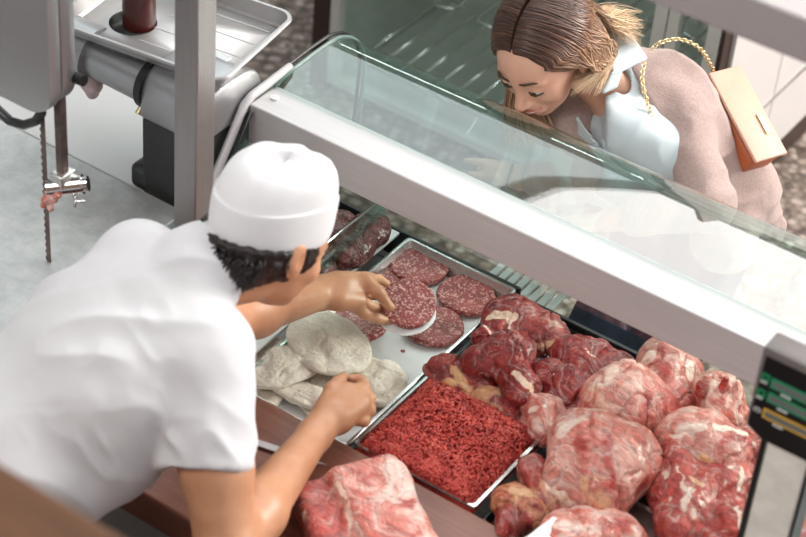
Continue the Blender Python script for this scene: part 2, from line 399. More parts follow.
def glassmat(name, tint, refl=1.0, ior=1.5, lo=.0):
    m = bpy.data.materials.new(name); m.use_nodes = True; t = m.node_tree; t.nodes.clear()
    o = N(t, 'ShaderNodeOutputMaterial'); tr = N(t, 'ShaderNodeBsdfTransparent'); gl = N(t, 'ShaderNodeBsdfGlossy'); gl.inputs['Roughness'].default_value = .015
    tr.inputs[0].default_value = (*tint, 1); gl.inputs[0].default_value = (1, 1, 1, 1)
    fr = N(t, 'ShaderNodeFresnel'); fr.inputs[0].default_value = ior; g = N(t, 'ShaderNodeNewGeometry')
    # same reflectance from both faces of the thin pane
    inv = math_(t, 'SUBTRACT', 1.0, g.outputs['Backfacing']); fr2 = N(t, 'ShaderNodeFresnel'); fr2.inputs[0].default_value = ior
    vm = N(t, 'ShaderNodeVectorMath'); vm.operation = 'DOT_PRODUCT'; L(t, g.outputs['Normal'], vm.inputs[0]); L(t, g.outputs['Incoming'], vm.inputs[1])
    ca = math_(t, 'ABSOLUTE', vm.outputs['Value']); sch = math_(t, 'POWER', math_(t, 'SUBTRACT', 1.0, ca, True), 5.0)
    f = math_(t, 'ADD', math_(t, 'MULTIPLY', sch, 1-lo-.04), .04+lo, True); f = math_(t, 'MULTIPLY', f, refl, True)
    mx = N(t, 'ShaderNodeMixShader'); L(t, f, mx.inputs[0]); L(t, tr.outputs[0], mx.inputs[1]); L(t, gl.outputs[0], mx.inputs[2]); L(t, mx.outputs[0], o.inputs[0]); return m
M['glass'] = glassmat('curved_display_glass', (.76, .90, .86), 1.0, lo=.115)
M['glass_edge'] = simple('green_glass_edge', (.16, .24, .22), .15, 0, .1)
M['pane'] = glassmat('green_tinted_glass', (.70, .88, .82), 1.0, lo=.03)
M['doorglass'] = glassmat('cooler_door_glass', (.80, .88, .84), 1.0, lo=.05)
def emit(name, col, s):
    m = bpy.data.materials.new(name); m.use_nodes = True; t = m.node_tree; t.nodes.clear(); o = N(t, 'ShaderNodeOutputMaterial'); e = N(t, 'ShaderNodeEmission')
    e.inputs[0].default_value = (*col, 1); e.inputs[1].default_value = s; L(t, e.outputs[0], o.inputs[0]); return m

def hairmat():
    m, t, b = nt('brown_blonde_hair'); v = coords(t); a = N(t, 'ShaderNodeVertexColor'); a.layer_name = 'mark'; s = N(t, 'ShaderNodeSeparateColor'); L(t, a.outputs[0], s.inputs[0])
    k = math_(t, 'ADD', s.outputs[0], math_(t, 'MULTIPLY', math_(t, 'SUBTRACT', s.outputs[1], .5), .5))
    c = ramp(t, k, [(.0, (.055, .020, .012)), (.30, (.15, .062, .036)), (.65, (.42, .23, .13)), (1, (.85, .62, .40))]); L(t, c, b.inputs['Base Color'])
    b.inputs['Roughness'].default_value = .36; b.inputs['Specular IOR Level'].default_value = .7; return m
M['hair'] = hairmat()

# ================================================================== SETTING
def struct(name, mb, mat, smooth=False):
    o = mb.build(name, mat, None, smooth); o['kind'] = 'structure'; return o
struct('floor', MB().box(-4.5, 5.0, -4.0, 5.5, -.08, 0), M['floor'])
M['wallback'] = simple('grey_plaster', (.34, .33, .32), .7, 0, .05)
struct('wall_back', MB().box(-4.5, 5.0, 5.5, 5.6, 0, 4.4), M['wallback'])
struct('wall_left', MB().box(-4.6, -4.5, -4.0, 5.6, 0, 4.4), M['wallback'])
# white panelled partition running away beside the cooler, with its dark plinth
w = struct('wall_right', MB().box(-.238, -.222, 1.73, 2.068, .09, 2.4).box(-.238, -.222, 2.074, 2.9, .09, 2.4).box(-.238, -.222, 2.906, 3.7, .09, 2.4), M['walls'])
struct('baseboard_right', MB().box(-.237, -.228, 1.73, 3.69, 0, .09), M['jamb'])

# ceiling around an unseen glowing panel, added for its reflection in the glass
M['ceil'] = simple('white_ceiling', (.72, .74, .75), .8, 0, .02)
SX0, SX1, SY0, SY1 = RL = (-1.55, 2.6, 1.2, 4.6)
struct('ceiling', MB().box(-4.6, SX0, -4, 5.6, 4.4, 4.5).box(SX1, 5, -4, 5.6, 4.4, 4.5).box(SX0, SX1, -4, SY0, 4.4, 4.5).box(SX0, SX1, SY1, 5.6, 4.4, 4.5), M['ceil'])
o = struct('reflection_panel_1', MB().box(SX0, SX1, SY0, SY1, 4.46, 4.5), emit('reflection_glow_bright', (1.0, .985, .96), 4.6))

struct('reflection_panel_2', MB().box(-4.3, SX0-.12, 1.2, 4.6, 4.385, 4.398), emit('reflection_glow_dim', (.84, .94, .96), 2.1))  # added unseen panel, glowing like the lit ceiling mirrored in the left glass

# ================================================================== DISPLAY CASE
ZR = .85            # rim height of the well
case = thing('display_case', (.3, .1, 0), 'long refrigerated butcher display case with a curved glass canopy on a steel rail', 'display case')
CX0, CX1 = -.50, 1.45
GY = .455           # outer face of the glass
M['caseint'] = simple('case_white_liner', (.70, .71, .71), .3)
# body : shell around an open well
b = MB().box(CX0, CX1, -.26, .332, .10, .70, .004)
b.box(CX0, CX1, -.26, -.234, .70, .845).box(CX0, CX1, .318, .332, .60, .79).box(CX0, CX0+.03, -.234, .318, .70, .845).box(CX1-.03, CX1, -.234, .318, .70, .845)
b.box(CX0+.03, CX1-.03, -.234, .318, .70, .735)
b.build('body', M['caseint'], case)
MB().box(CX0+.02, CX1-.02, -.22, .35, 0, .10).build('plinth', M['black'], case)
MB().box(-.004, CX1, .309, .317, .79, .858, .002).build('well_edge', M['blackrim'], case)
MB().box(CX0, -.004, .336, .343, .79, .852, .002).build('well_edge', M['blackrim'], case)
MB().box(CX0, CX1, .318, .350, .782, .789, .001).build('front_ledge', M['blackrim'], case)
mb = MB()
for k in range(8): mb.box(-.165+k*.021, -.150+k*.021, .43, .56, .70, .706, .001)
mb.box(-.165, .0, .43, .44, .69, .70).box(-.165, .0, .55, .56, .69, .70).box(-.165, -.15, .332, .44, .68, .69).box(-.015, 0, .332, .44, .68, .69).build('slatted_shelf', M['white'], case)
# rail : square brushed tube
RY0, RY1, RZ0, RZ1 = .086, .166, 1.113, 1.20
RX0 = -.478
rail = MB().box(RX0, CX1, RY0, RY1, RZ0, RZ1, .003).build('rail', M['beam'], case)
q = at(275, 99, 1.2)
MB().cyl((q[0], q[1], 1.199), (q[0], q[1], 1.2045), .0075).build('screw_cap', M['white'], rail)
# end frame : slanting tube plus curved edge profile of the glass
def gprof(n=10):
    """outer profile of the canopy in (y, z): flat top, bend, falling front"""
    P = [(RY1-.01, 1.206), (.22, 1.213), (.28, 1.216)]
    cy, cz, r = .325, 1.086, .13
    for k in range(n+1):
        a = math.radians(92-k*(92-4)/n); P.append((cy+r*math.cos(a), cz+r*math.sin(a)))
    P += [(.448, .98), (.425, .88), (.352, .785)]
    return P
GX0, GX1 = RX0+.004, CX1-.002
prof = gprof(14)
v = []; f = []; nn = len(prof); xs = np.linspace(GX0, GX1, 2)
for y, z in prof: v += [(GX0, y, z), (GX1, y, z)]
for i in range(nn-1): f.append([2*i, 2*i+1, 2*i+3, 2*i+2])
g = mesh_obj('curved_glass', v, f, M['glass'], case)
g['label'] = 'clear curved glass canopy'
th = .008
def inner(P, th):
    out = []
    for i, (y, z) in enumerate(P):
        a = P[max(i-1, 0)]; b2 = P[min(i+1, len(P)-1)]; t = unit([b2[0]-a[0], b2[1]-a[1]]); out.append((y-t[1]*-th*-1, z+t[0]*-th*1) if False else (y+t[1]*th, z-t[0]*th))
    return out
# end pane : rim of the glass at its left end
MB().tube([(GX0, y, z) for y, z in prof], .0042, 8).build('glass_rim', M['glass_edge'], g, True)
MB().tube([(GX0-.012, y, z+.004) for y, z in prof[:-1]], .0035, 8).build('end_trim', M['darksteel'], case, True)
# left end pane (clear side cheek)
poly = [(GX0-.006, y, z-.004) for y, z in prof]+[(GX0-.006, -.16, .86), (GX0-.006, .08, 1.19)]
MB().add(poly, [list(range(len(poly)))]).build('end_pane', M['pane'], case)
MB().tube([(RX0-.004, .215, 1.214), (RX0-.004, .10, 1.209), (RX0-.004, .078, 1.200), (RX0-.004, -.02, 1.062), (RX0-.004, -.165, .852)], .0085, 12).build('end_tube', M['beam'], case, True)
MB().tube([(RX0+.010, .080, 1.19), (RX0+.010, -.02, 1.045), (RX0+.010, -.15, .852)], .004, 8).build('end_gasket', M['black'], case, True)
# right end support
MB().box(CX1-.03, CX1, RY0, RY1, .84, RZ0).build('end_post', M['steel'], case)
# glass divider standing left of the patty tray
dv = MB().box(-.309, -.303, -.05, .305, .845, .945).build('divider', M['pane'], case)
MB().tube([(-.306, -.052, .947), (-.306, .305, .947)], .0026, 8).build('divider_trim', M['chrome'], dv, True)
MB().box(-.330, -.285, -.22, .336, .842, .849, .002).build('cross_bar', M['white'], case)

# trays ------------------------------------------------------------
def tray(name, x0, x1, y0, y1, z, d, label, mat=None, group=None, rim=.006, rimmat=None):
    bm = bmesh.new(); mb = MB()
    t = .0015; w_ = rim
    O = [(x0, y0), (x1, y0), (x1, y1), (x0, y1)]
    def ring(ins, zz, r=.012, n=4):
        out = []
        cs = [(x0+ins+r, y0+ins+r, PI), (x1-ins-r, y0+ins+r, 1.5*PI), (x1-ins-r, y1-ins-r, 0), (x0+ins+r, y1-ins-r, .5*PI)]
        for cx, cy, a in cs:
            for k in range(n+1): q = a+k*.5*PI/n; out.append((cx+r*math.cos(q), cy+r*math.sin(q), zz))
        return out
    R = [ring(0, z-.004, .008), ring(0, z-.0005, .008), ring(.001, z, .008), ring(w_, z, .008), ring(w_+.0015, z-.003, .008), ring(w_+.006, z-d+.006, .012), ring(w_+.012, z-d, .014)]
    R2 = [ring(w_+.010, z-d-.0015, .014), ring(w_+.004, z-d+.005, .012), ring(w_-.0005, z-.004, .008)]
    allr = R+R2; n = len(R[0]); v = [p for r in allr for p in r]; f = []
    m = len(allr)
    for i in range(m):
        if i == len(R)-1: continue
        j = (i+1) % m
        for k in range(n): k2 = (k+1) % n; f.append([i*n+k, i*n+k2, j*n+k2, j*n+k])
    i = len(R)-1; f.append([i*n+k for k in range(n)]); f.append([(i+1)*n+k for k in range(n)][::-1])
    o = autosmooth(mesh_obj(name, v, f, mat or M['tray'], None), 50); recentre(o)
    if rimmat:
        o.data.materials.append(rimmat)
        for p in o.data.polygons:
            if max(o.data.vertices[i].co.z for i in p.vertices) > d-.008: p.material_index = 1
    tag(o, label, 'tray', group); return o
tray('steel_tray', -.262, -.008, -.226, .333, .852, .045, 'shallow steel tray lined with white paper, holding round patties and pale cutlets')
tray('steel_tray', .004, .256, -.224, .012, .868, .075, 'deep steel tray heaped with bright red minced meat')
tray('black_tray', .000, .905, .024, .307, .846, .022, 'long black-rimmed tray of red meat joints behind the mince', None, None, .006, M['blackrim'])
tray('black_tray', .268, .905, -.224, .014, .846, .022, 'black-rimmed tray of fatty meat pieces right of the mince', None, None, .006, M['blackrim'])
tray('steel_tray', -.468, -.335, .03, .305, .848, .022, 'narrow steel tray of dark meat beyond the glass divider')

# paper sheets
def sheet(name, P, z, label, sag=.002, seed=1, mat=None, cat='paper', n=14, th=.0008, group=None):
    """thin crinkled sheet over four corner points"""
    P = [A_(p, dtype=float) for p in P]; v = []; f = []
    for i in range(n+1):
        for j in range(n+1):
            a, b_ = i/n, j/n; p = (1-a)*(1-b_)*P[0]+a*(1-b_)*P[1]+a*b_*P[2]+(1-a)*b_*P[3]; v.append(p)
    v = A_(v); v[:, 2] += sag*fbm(v*30, seed); k = len(v); v2 = v.copy(); v2[:, 2] -= th
    for i in range(n):
        for j in range(n):
            a = i*(n+1)+j; f.append([a, a+n+1, a+n+2, a+1]); f.append([k+a, k+a+1, k+a+n+2, k+a+n+1])
    ed = [(i, 0) for i in range(n)]+[(n, j) for j in range(n)]+[(i, n) for i in range(n, 0, -1)]+[(0, j) for j in range(n, 0, -1)]
    for q in range(len(ed)):
        a = ed[q][0]*(n+1)+ed[q][1]; b_ = ed[(q+1) % len(ed)]; b_ = b_[0]*(n+1)+b_[1]; f.append([a, k+a, k+b_, b_])
    o = mesh_obj(name, np.concatenate([v, v2]), f, mat or M['paper'], None); recentre(o); return tag(o, label, cat, group)
sheet('paper_sheet', [(-.246, -.208, .815), (-.026, -.208, .815), (-.026, .316, .815), (-.246, .316, .815)], 0, 'white paper sheet lining the tray of patties and cutlets', .0015, 3)

M['poststeel'] = steel('post_steel', (.36, .34, .34), .36, (60, 60, 1), .85)
# overhead steel frame (post in front of the grinder, crossbar at upper right)
fr = thing('overhead_rack', (-.42, -.14, .846), 'square steel post and crossbar rack standing over the display case', 'rack')
MB().box(-.447, -.397, -.165, -.115, .846, 1.90, .003).build('post', M['poststeel'], fr)
MB().box(1.385, 1.435, -.165, -.115, .846, 1.90, .003).build('post', M['poststeel'], fr)
MB().box(-.447, 1.435, -.180, -.100, 1.90, 1.965, .004).build('crossbar', simple('mauve_grey_metal', (.44, .40, .40), .45, .3, .03), fr)
for x in (-.422, 1.41): MB().box(x-.045, x+.045, -.185, -.095, .8455, .852, .002).build('foot_plate', M['steel'], fr)

# work counter with the wooden board ------------------------------
ctr = thing('work_counter', (.3, -.40, 0), 'steel-fronted work counter under the wooden board on the butcher side', 'counter')
MB().box(-.50, 1.45, -.535, -.268, .10, .80, .003).build('cabinet', M['dullsteel'], ctr)
MB().box(-.48, 1.43, -.50, -.275, 0, .10).build('plinth', M['black'], ctr)
wb = MB().box(-.50, 1.45, -.548, -.236, .802, .872, .006).build('cutting_board', M['wood']); recentre(wb); tag(wb, 'long reddish brown wooden cutting board in front of the trays', 'cutting board')

# knife lying on the board behind the forearm
a = at(236, 436, .876); bq = at(300, 457, .876); d = unit(bq-a); s_ = A_([-d[1], d[0], 0])
kn = thing('knife', a, 'slim knife lying on the wooden board beside the white sleeve', 'knife')
MB().prism([a-s_*.007, a+s_*.007, bq+s_*.006, bq+d*.05, bq-s_*.008], (0, 0, .0022)).build('blade', M['beam'], kn)
autosmooth(MB().obox(a-d*.06+A_([0, 0, .006]), d, s_, (0, 0, 1), .12, .022, .016, .006).build('handle', M['black'], kn))

# scale with display head -----------------------------------------
SYY = -.258
sc = thing('shop_scale', (.86, -.36, .872), 'shop scale with a black display head on a pale column at the right', 'scale')
MB().box(.72, 1.10, -.50, -.265, .874, .93, .012).build('base', M['housing'], sc)
MB().box(.70, 1.12, -.515, -.262, .935, .945, .004).build('weighing_plate', M['steel'], sc)
tl = at_y(765, 347, SYY); bl = at_y(742.5, 423, SYY); b2 = at_y(762, 441, SYY)
x0 = tl[0]; W_ = .30; zt = tl[2]; zb = b2[2]; D_ = .045
col = at_y(762, 450, SYY-.0); col2 = at_y(803, 468, SYY)
MB().box(col[0]+.002, col2[0]+.004, SYY+.006, SYY+.04, .93, zb+.06, .003).build('column', simple('stained_off_white', (.80, .77, .70), .5, 0, .12, 26), sc)
MB().box(col[0]-.006, col[0]+.0015, SYY+.002, SYY+.044, .93, zb+.06, .001).box(col2[0]+.0045, col2[0]+.010, SYY+.002, SYY+.044, .93, zb+.06, .001).build('column_edge', M['black'], sc)
xl = (tl[0]+bl[0])/2
poly = [(xl, SYY, zt), (xl+W_, SYY, zt), (xl+W_, SYY, zb-.0), (xl+.028, SYY, zb), (xl+.0, SYY, bl[2])]
hd = autosmooth(MB().prism(poly, (0, D_, 0), .005).build('display_head', M['housing'], sc), 30)
ins = .008
poly2 = [(xl+ins, SYY-.001, zt-ins*1.6), (xl+W_-ins, SYY-.001, zt-ins*1.6), (xl+W_-ins, SYY-.001, zb+.004), (xl+.030, SYY-.001, zb+.004), (xl+ins*.6, SYY-.001, bl[2]+.003)]
fp = MB().prism(poly2, (0, .002, 0)).build('face_panel', M['black'], hd)
fy = SYY-.0022
def fpx(px, py): return at_y(px, py, fy)
def frame_px(name, c0, c1, c2, c3, t, mat):
    """c0..c3 outline corners of a printed border in world x/z on the face"""
    P = [A_(c) for c in (c0, c1, c2, c3)]; ctrp = sum(P)/4; I = [p+(ctrp-p)*0 for p in P]
    x0_, x1_ = P[0][0], P[1][0]; z1_, z0_ = P[0][2], P[3][2]
    mb = MB(); y0, y1 = fy-.0006, fy+.001
    mb.box(x0_, x1_, y0, y1, z1_-t, z1_).box(x0_, x1_, y0, y1, z0_, z0_+t).box(x0_, x0_+t, y0, y1, z0_+t, z1_-t).box(x1_-t, x1_, y0, y1, z0_+t, z1_-t)
    mb.build(name, mat, hd); MB().box(x0_+t, x1_-t, fy-.0003, fy+.001, z0_+t, z1_-t).build('readout', M['lcd'], hd)
h_ = .017
for (px, py, mt) in ((772, 378, 'green'), (768.5, 392, 'green'), (764, 408, 'amber')):
    p = fpx(px, py); frame_px('readout_border', (p[0], 0, p[2]), (p[0]+.115, 0, p[2]), (p[0]+.115, 0, p[2]-h_), (p[0], 0, p[2]-h_), .0028, M[mt])
    MB().box(p[0]+.018, p[0]+.034, fy-.0006, fy+.001, p[2]-h_-.0055, p[2]-h_-.003).build('caption', M['ink'], hd)
for (px, py, mt) in ((762.5, 372.5, 'green'), (758, 388, 'green'), (754, 405, 'ink')):
    p = fpx(px, py); mb = MB()
    if mt == 'green':
        mb.box(p[0], p[0]+.012, fy-.0006, fy+.001, p[2]-.012, p[2]-.0095).box(p[0], p[0]+.012, fy-.0006, fy+.001, p[2]-.0025, p[2]).box(p[0], p[0]+.0025, fy-.0006, fy+.001, p[2]-.0095, p[2]-.0025).box(p[0]+.0095, p[0]+.012, fy-.0006, fy+.001, p[2]-.0095, p[2]-.0025)
        MB().box(p[0], p[0]+.010, fy-.0006, fy+.001, p[2]-.0165, p[2]-.0140).build('caption', M['ink'], hd)
    else: mb.box(p[0]+.002, p[0]+.010, fy-.0006, fy+.001, p[2]-.009, p[2]-.002).box(p[0], p[0]+.012, fy-.0006, fy+.001, p[2]-.0075, p[2]-.004)
    mb.build('symbol', M[mt], hd)

# tall brown cabinet in the near foreground -----------------------
cb = thing('wooden_cabinet', (.1, -1.7, 0), 'tall dark brown wooden cabinet, out of focus at the lower left corner', 'cabinet')
cy = at(60, 498, 2.0)[1]
MB().box(-.7, 1.05, cy-.40, cy-.012, .08, 1.97, .004).build('carcass', M['walnut'], cb)
MB().box(-.715, 1.065, cy-.41, cy, 1.97, 2.0, .005).build('top', M['walnut'], cb)
MB().box(-.68, 1.03, cy-.38, cy-.03, 0, .08).build('plinth', M['black'], cb)

# ================================================================== GRINDER, SAW, BENCH
M['benchtop'] = simple('pale_grey_bench', (.52, .52, .52), .4, .1, .05, 5)
bn = thing('work_bench', (-1.1, .15, 0), 'pale grey bench carrying the meat grinder, behind the saw table', 'bench')
MB().box(-1.75, -.51, -.03, .34, .96, .99, .004).build('worktop', M['benchtop'], bn)
for x in (-1.70, -.62):
    for y in (.02, .30): MB().box(x-.02, x+.02, y-.02, y+.02, 0, .96).build('leg', M['steel'], bn)
st = thing('saw_table', (-1.1, -.25, 0), 'mottled grey steel table of the band saw at the left edge', 'table')
e1 = at(67, 152, 1.0); e2 = at(181, 211, 1.0)
MB().box(-1.80, -.525, -.75, e2[1], .97, 1.0, .004).build('tabletop', M['slab'], st)
for x in (-1.74, -.60):
    for y in (-.70, -.10): MB().box(x-.025, x+.025, y-.025, y+.025, 0, .97).build('leg', M['steel'], st)

# band saw head
bl = at(49, 262, 1.0)
sw = thing('band_saw', (-.95, -.27, 1.0), 'band saw head with blade and guide post over the grey table', 'band saw')
YB = bl[1]; XB = bl[0]
def rrect(x0, x1, z0, z1, r, y, n=8):
    o = []
    for cx, cz, a in ((x0+r, z0+r, PI), (x1-r, z0+r, 1.5*PI), (x1-r, z1-r, 0), (x0+r, z1-r, .5*PI)):
        for k in range(n+1): q = a+k*.5*PI/n; o.append((cx+r*math.cos(q), y, cz+r*math.sin(q)))
    return o
hz = at_y(50, 122, YB-.03)[2]
xr = at_y(50, 60, YB-.03)[0]
door = autosmooth(MB().prism(rrect(-1.30, xr, hz, 2.0, .055, YB-.032), (0, .030, 0), .007).build('door', M['sawpaint'], sw), 40)
autosmooth(MB().prism(rrect(-1.295, xr-.001, hz+.003, 1.995, .055, YB-.001), (0, .036, 0), .007).build('housing', M['sawpaint'], sw), 40)
MB().prism(rrect(-1.298, xr-.006, hz+.009, 1.992, .05, YB-.0028), (0, .003, 0)).build('door_seam', M['rust'], sw)
# column carrying the head, left of the frame
MB().box(-1.42, -1.24, YB-.02, YB+.03, 1.0, 1.9, .01).build('column', M['sawpaint'], sw)
# blade with teeth
bx = at_y(45.5, 130, YB)[0]; mb = MB(); n = 60; z0, z1 = 1.0, hz+.1; pts = []
for i in range(n+1):
    z = z0+(z1-z0)*i/n; pts.append((XB-.0045-(.0035 if i % 2 else 0), YB, z))
poly = pts+[(XB+.0045, YB, z1), (XB+.0045, YB, z0)]
mb.prism(poly, (0, .0012, 0)).build('blade', M['rust'], sw)
# guide post and guide
gt = at_y(61, 122, YB+.015); gx = gt[0]
zg = at_y(66, 185, YB+.015)[2]
MB().box(gx-.008, gx+.008, YB+.006, YB+.022, zg, hz+.08, .002).build('guide_post', M['rust'], sw)
gd = autosmooth(MB().box(gx-.015, gx+.015, YB-.004, YB+.034, zg-.012, zg+.028, .004).build('guide_block', M['steel'], sw))
c0 = A_([gx-.018, YB-.004, zg-.008]); c1 = A_([gx+.032, YB+.03, zg+.006])
autosmooth(MB().cyl(c0, c1, .018).cyl(c1, c1+(c1-c0)*.15, .014).build('guide_roller', M['chrome'], gd), 40)
q = A_([gx+.026, YB+.01, zg-.006]); MB().tube([q, q+A_([.012, -.004, -.008]), q+A_([.028, 0, -.004])], .003, 6).tube([q+A_([.008, 0, -.004]), q+A_([.012, -.01, -.018])], .0025, 6).build('wing_screw', M['chrome'], gd, True)
# curved pipe under the head
p = [at_y(x, y, YB-.01) for x, y in ((-12, 100), (0, 112), (10, 121), (24, 125), (36, 121), (42, 112))]
MB().tube(p, .0085, 10).build('handle', M['darksteel'], sw, True)
MB().cyl(at_y(74, 77, YB+.03), at_y(84, 81, YB+.03), .010, 12).build('bolt', M['black'], sw)
# scrap of meat caught on the guide
F = Field(A_([gx-.07, YB-.05, zg-.06]), A_([gx+.03, YB+.05, zg+.05]), .0022)
for (px, py, r) in ((48, 193, .007), (46, 200, .009), (43, 205, .006), (53, 199, .009), (57, 196, .007), (50, 208, .006)):
    F.add(p_ell(at_y(px, py, YB-.012), (1, 0, 0), (0, 1, 0), (0, 0, 1), r, r*1.1, r), .004, (.45 if px < 50 else .2, .8, 0))
o = F.mesh('meat_scrap', M['ham'], None, 1, lambda V, n_: .003*fbm(V*150, 5)); recentre(o); tag(o, 'small pink meat scrap caught on the saw blade guide', 'meat')

# grinder
gr = thing('meat_grinder', (-.75, .08, .99), 'steel meat grinder with rounded motor housing behind the square post', 'meat grinder')
def hp(x, z, y): return (x, y, z)
HY0, HY1 = -.035, .145; HX0 = at_y(141, 130, -.03)[0]; HX1 = -.492
zt = 1.262
def prof_h(s):
    c = (HY0+HY1)/2; r = (HY1-HY0)/2*s; o = []
    for k in range(17): a = PI*k/16; cc_, ss_ = math.cos(a), math.sin(a); o.append((c-r*math.copysign(abs(cc_)**.6, cc_), zt-.10+.10*abs(ss_)**.6))
    return o
pr_ = prof_h(1); base = [(y, z) for y, z in pr_]
autosmooth(MB().prism([(HX0, y, z) for y, z in base], (HX1-HX0, 0, 0), .006).build('motor_cover', M['dullsteel'], gr), 35)
zc = zt-.10
autosmooth(MB().prism([(HX0+.004, HY0+.003, zc), (HX0+.004, HY1-.003, zc), (HX0+.004, HY1-.003, .991), (HX0+.004, HY0+.003, .991)], (HX1-HX0-.008, 0, 0), .004).build('motor_base', M['darksteel'], gr))  # lower housing coloured dark for the dark surroundings reflected in its front face
for x in (HX0+.012, HX1-.02): autosmooth(MB().box(x-.04, x+.008, HY0+.0, HY0+.10, .991, 1.045, .014).build('foot', M['darksteel'], gr))
# flange, neck and head
na = A_([HX0, .012, zt-.052])
autosmooth(MB().cyl(na+A_([.002, 0, 0]), na-A_([.012, 0, 0]), .050, 32).build('flange', M['black'], gr), 40)
autosmooth(MB().tube([na, na-A_([.14, 0, 0])], [.043, .041], 28).tube([na-A_([.14, 0, 0]), na-A_([.24, 0, 0])], [.056, .056], 28).build('grinding_head', M['dullsteel'], gr), 40)
# brass flecked collar, clamp knob
autosmooth(MB().cyl(na+A_([-.006, -.030, -.034]), na+A_([-.006, -.044, -.046]), .006, 12).build('clamp_bolt', M['gold'], gr))
# loading tray
TZ = 1.285
TR = math.radians(7.5)
def trot(v, s_=1):
    v = A_(v, dtype=float).reshape(-1, 3); c_ = A_([nc[0], nc[1], 0]); q = v-c_; ca_, sa_ = math.cos(TR*s_), math.sin(TR*s_)
    return np.stack([q[:, 0]*ca_-q[:, 1]*sa_, q[:, 0]*sa_+q[:, 1]*ca_, q[:, 2]], 1)+c_
nl = at(78, 33, TZ); nc = at(217, 79, TZ); fc = at(296, 14, TZ)
fcl = trot(fc, -1)[0]; tx0, tx1, ty0, ty1 = nc[0]-.36, max(nc[0], fcl[0])+.004, nc[1]-.004, fcl[1]+.004
def rr(x0, x1, y0, y1, r, z, n=6):
    o = []
    for cx, cy_, a in ((x0+r, y0+r, PI), (x1-r, y0+r, 1.5*PI), (x1-r, y1-r, 0), (x0+r, y1-r, .5*PI)):
        for k in range(n+1): q = a+k*.5*PI/n; o.append((cx+r*math.cos(q), cy_+r*math.sin(q), z))
    return o
hcw = at(133, 22, TZ-.026); hc = trot(hcw, -1)[0]; hr = .045
rings = [rr(tx0+.004, tx1-.004, ty0+.004, ty1-.004, .03, TZ-.008), rr(tx0, tx1, ty0, ty1, .034, TZ-.004), rr(tx0+.002, tx1-.002, ty0+.002, ty1-.002, .032, TZ), rr(tx0+.008, tx1-.008, ty0+.008, ty1-.008, .028, TZ), rr(tx0+.016, tx1-.016, ty0+.016, ty1-.016, .026, TZ-.024), rr(tx0+.024, tx1-.024, ty0+.024, ty1-.024, .02, TZ-.027)]
n = len(rings[0]); v = [p for r in rings for p in r]; f = []
for i in range(len(rings)-1):
    for k in range(n): k2 = (k+1) % n; f.append([i*n+k, i*n+k2, (i+1)*n+k2, (i+1)*n+k])
# floor of the tray with a round hole: bridge outer ring to the hole
n = 64; L0 = len(v); ang = [2*PI*k/n for k in range(n)]; fx0, fx1, fy0, fy1 = tx0+.024, tx1-.024, ty0+.024, ty1-.024
for a in ang:
    ca_, sa_ = math.cos(a), math.sin(a); tt = min(((fx1 if ca_ > 0 else fx0)-hc[0])/ca_ if abs(ca_) > 1e-6 else 9, ((fy1 if sa_ > 0 else fy0)-hc[1])/sa_ if abs(sa_) > 1e-6 else 9); v.append((hc[0]+tt*ca_, hc[1]+tt*sa_, TZ-.027))
H0 = len(v)
for a in ang: v.append((hc[0]+hr*math.cos(a), hc[1]+hr*math.sin(a), TZ-.027))
for k in range(n): k2 = (k+1) % n; f.append([L0+k, L0+k2, H0+k2, H0+k])
H1 = len(v)
for a in ang: v.append((hc[0]+hr*math.cos(a), hc[1]+hr*math.sin(a), TZ-.06))
for k in range(n): k2 = (k+1) % n; f.append([H0+k, H0+k2, H1+k2, H1+k])
hc = hcw
lt = autosmooth(mesh_obj('loading_tray', trot(v), f, steel('loading_tray_steel', (.46, .45, .45), .42, (1, 1, 1), .7), gr), 40)
m_ = lt.modifiers.new('thickness', 'SOLIDIFY'); m_.thickness = .002; m_.offset = -1
MB().cyl((hc[0], hc[1], TZ-.03), (hc[0], hc[1], na[2]), .046, 28).build('feed_tube', M['darksteel'], gr, True)
for y in np.linspace(ty0+.07, ty1-.05, 4):
    mb = MB().box(tx1-.22, tx1-.035, y-.0012, y+.0012, TZ-.028, TZ-.0262); mb.v = trot(mb.v).tolist(); mb.build('groove', M['beam'], lt)
# tray bracket
MB().box(tx1-.10, tx1-.06, HY0+.03, HY1-.03, zt-.02, TZ-.026, .003).build('bracket', M['steel'], gr)
# pestle in the hole
ps = thing('meat_pusher', (hc[0], hc[1], TZ-.03), 'dark red plastic pusher standing in the hole of the grinder tray', 'pusher')
P = [(.0, TZ-.055), (.024, TZ-.052), (.0315, TZ-.04), (.0315, TZ+.055), (.028, TZ+.075), (.018, TZ+.09), (.017, TZ+.15), (.022, TZ+.165), (.018, TZ+.185), (0, TZ+.19)]
def lathe(P, c, n=32, squash=None):
    v = []; f = []
    for r, z in P:
        for k in range(n): a = 2*PI*k/n; v.append((c[0]+r*math.cos(a), c[1]+r*math.sin(a), z))
    for i in range(len(P)-1):
        for k in range(n): k2 = (k+1) % n; f.append([i*n+k, i*n+k2, (i+1)*n+k2, (i+1)*n+k])
    return v, f
pc = hc+A_([.010, .006, 0])
mesh_obj('grip', *lathe(P[:5]+[(0, TZ+.078)], pc), M['plastic_dark'], ps)
mesh_obj('handle', *lathe([(0, TZ+.07)]+P[5:], pc), M['plastic_dark'], ps)
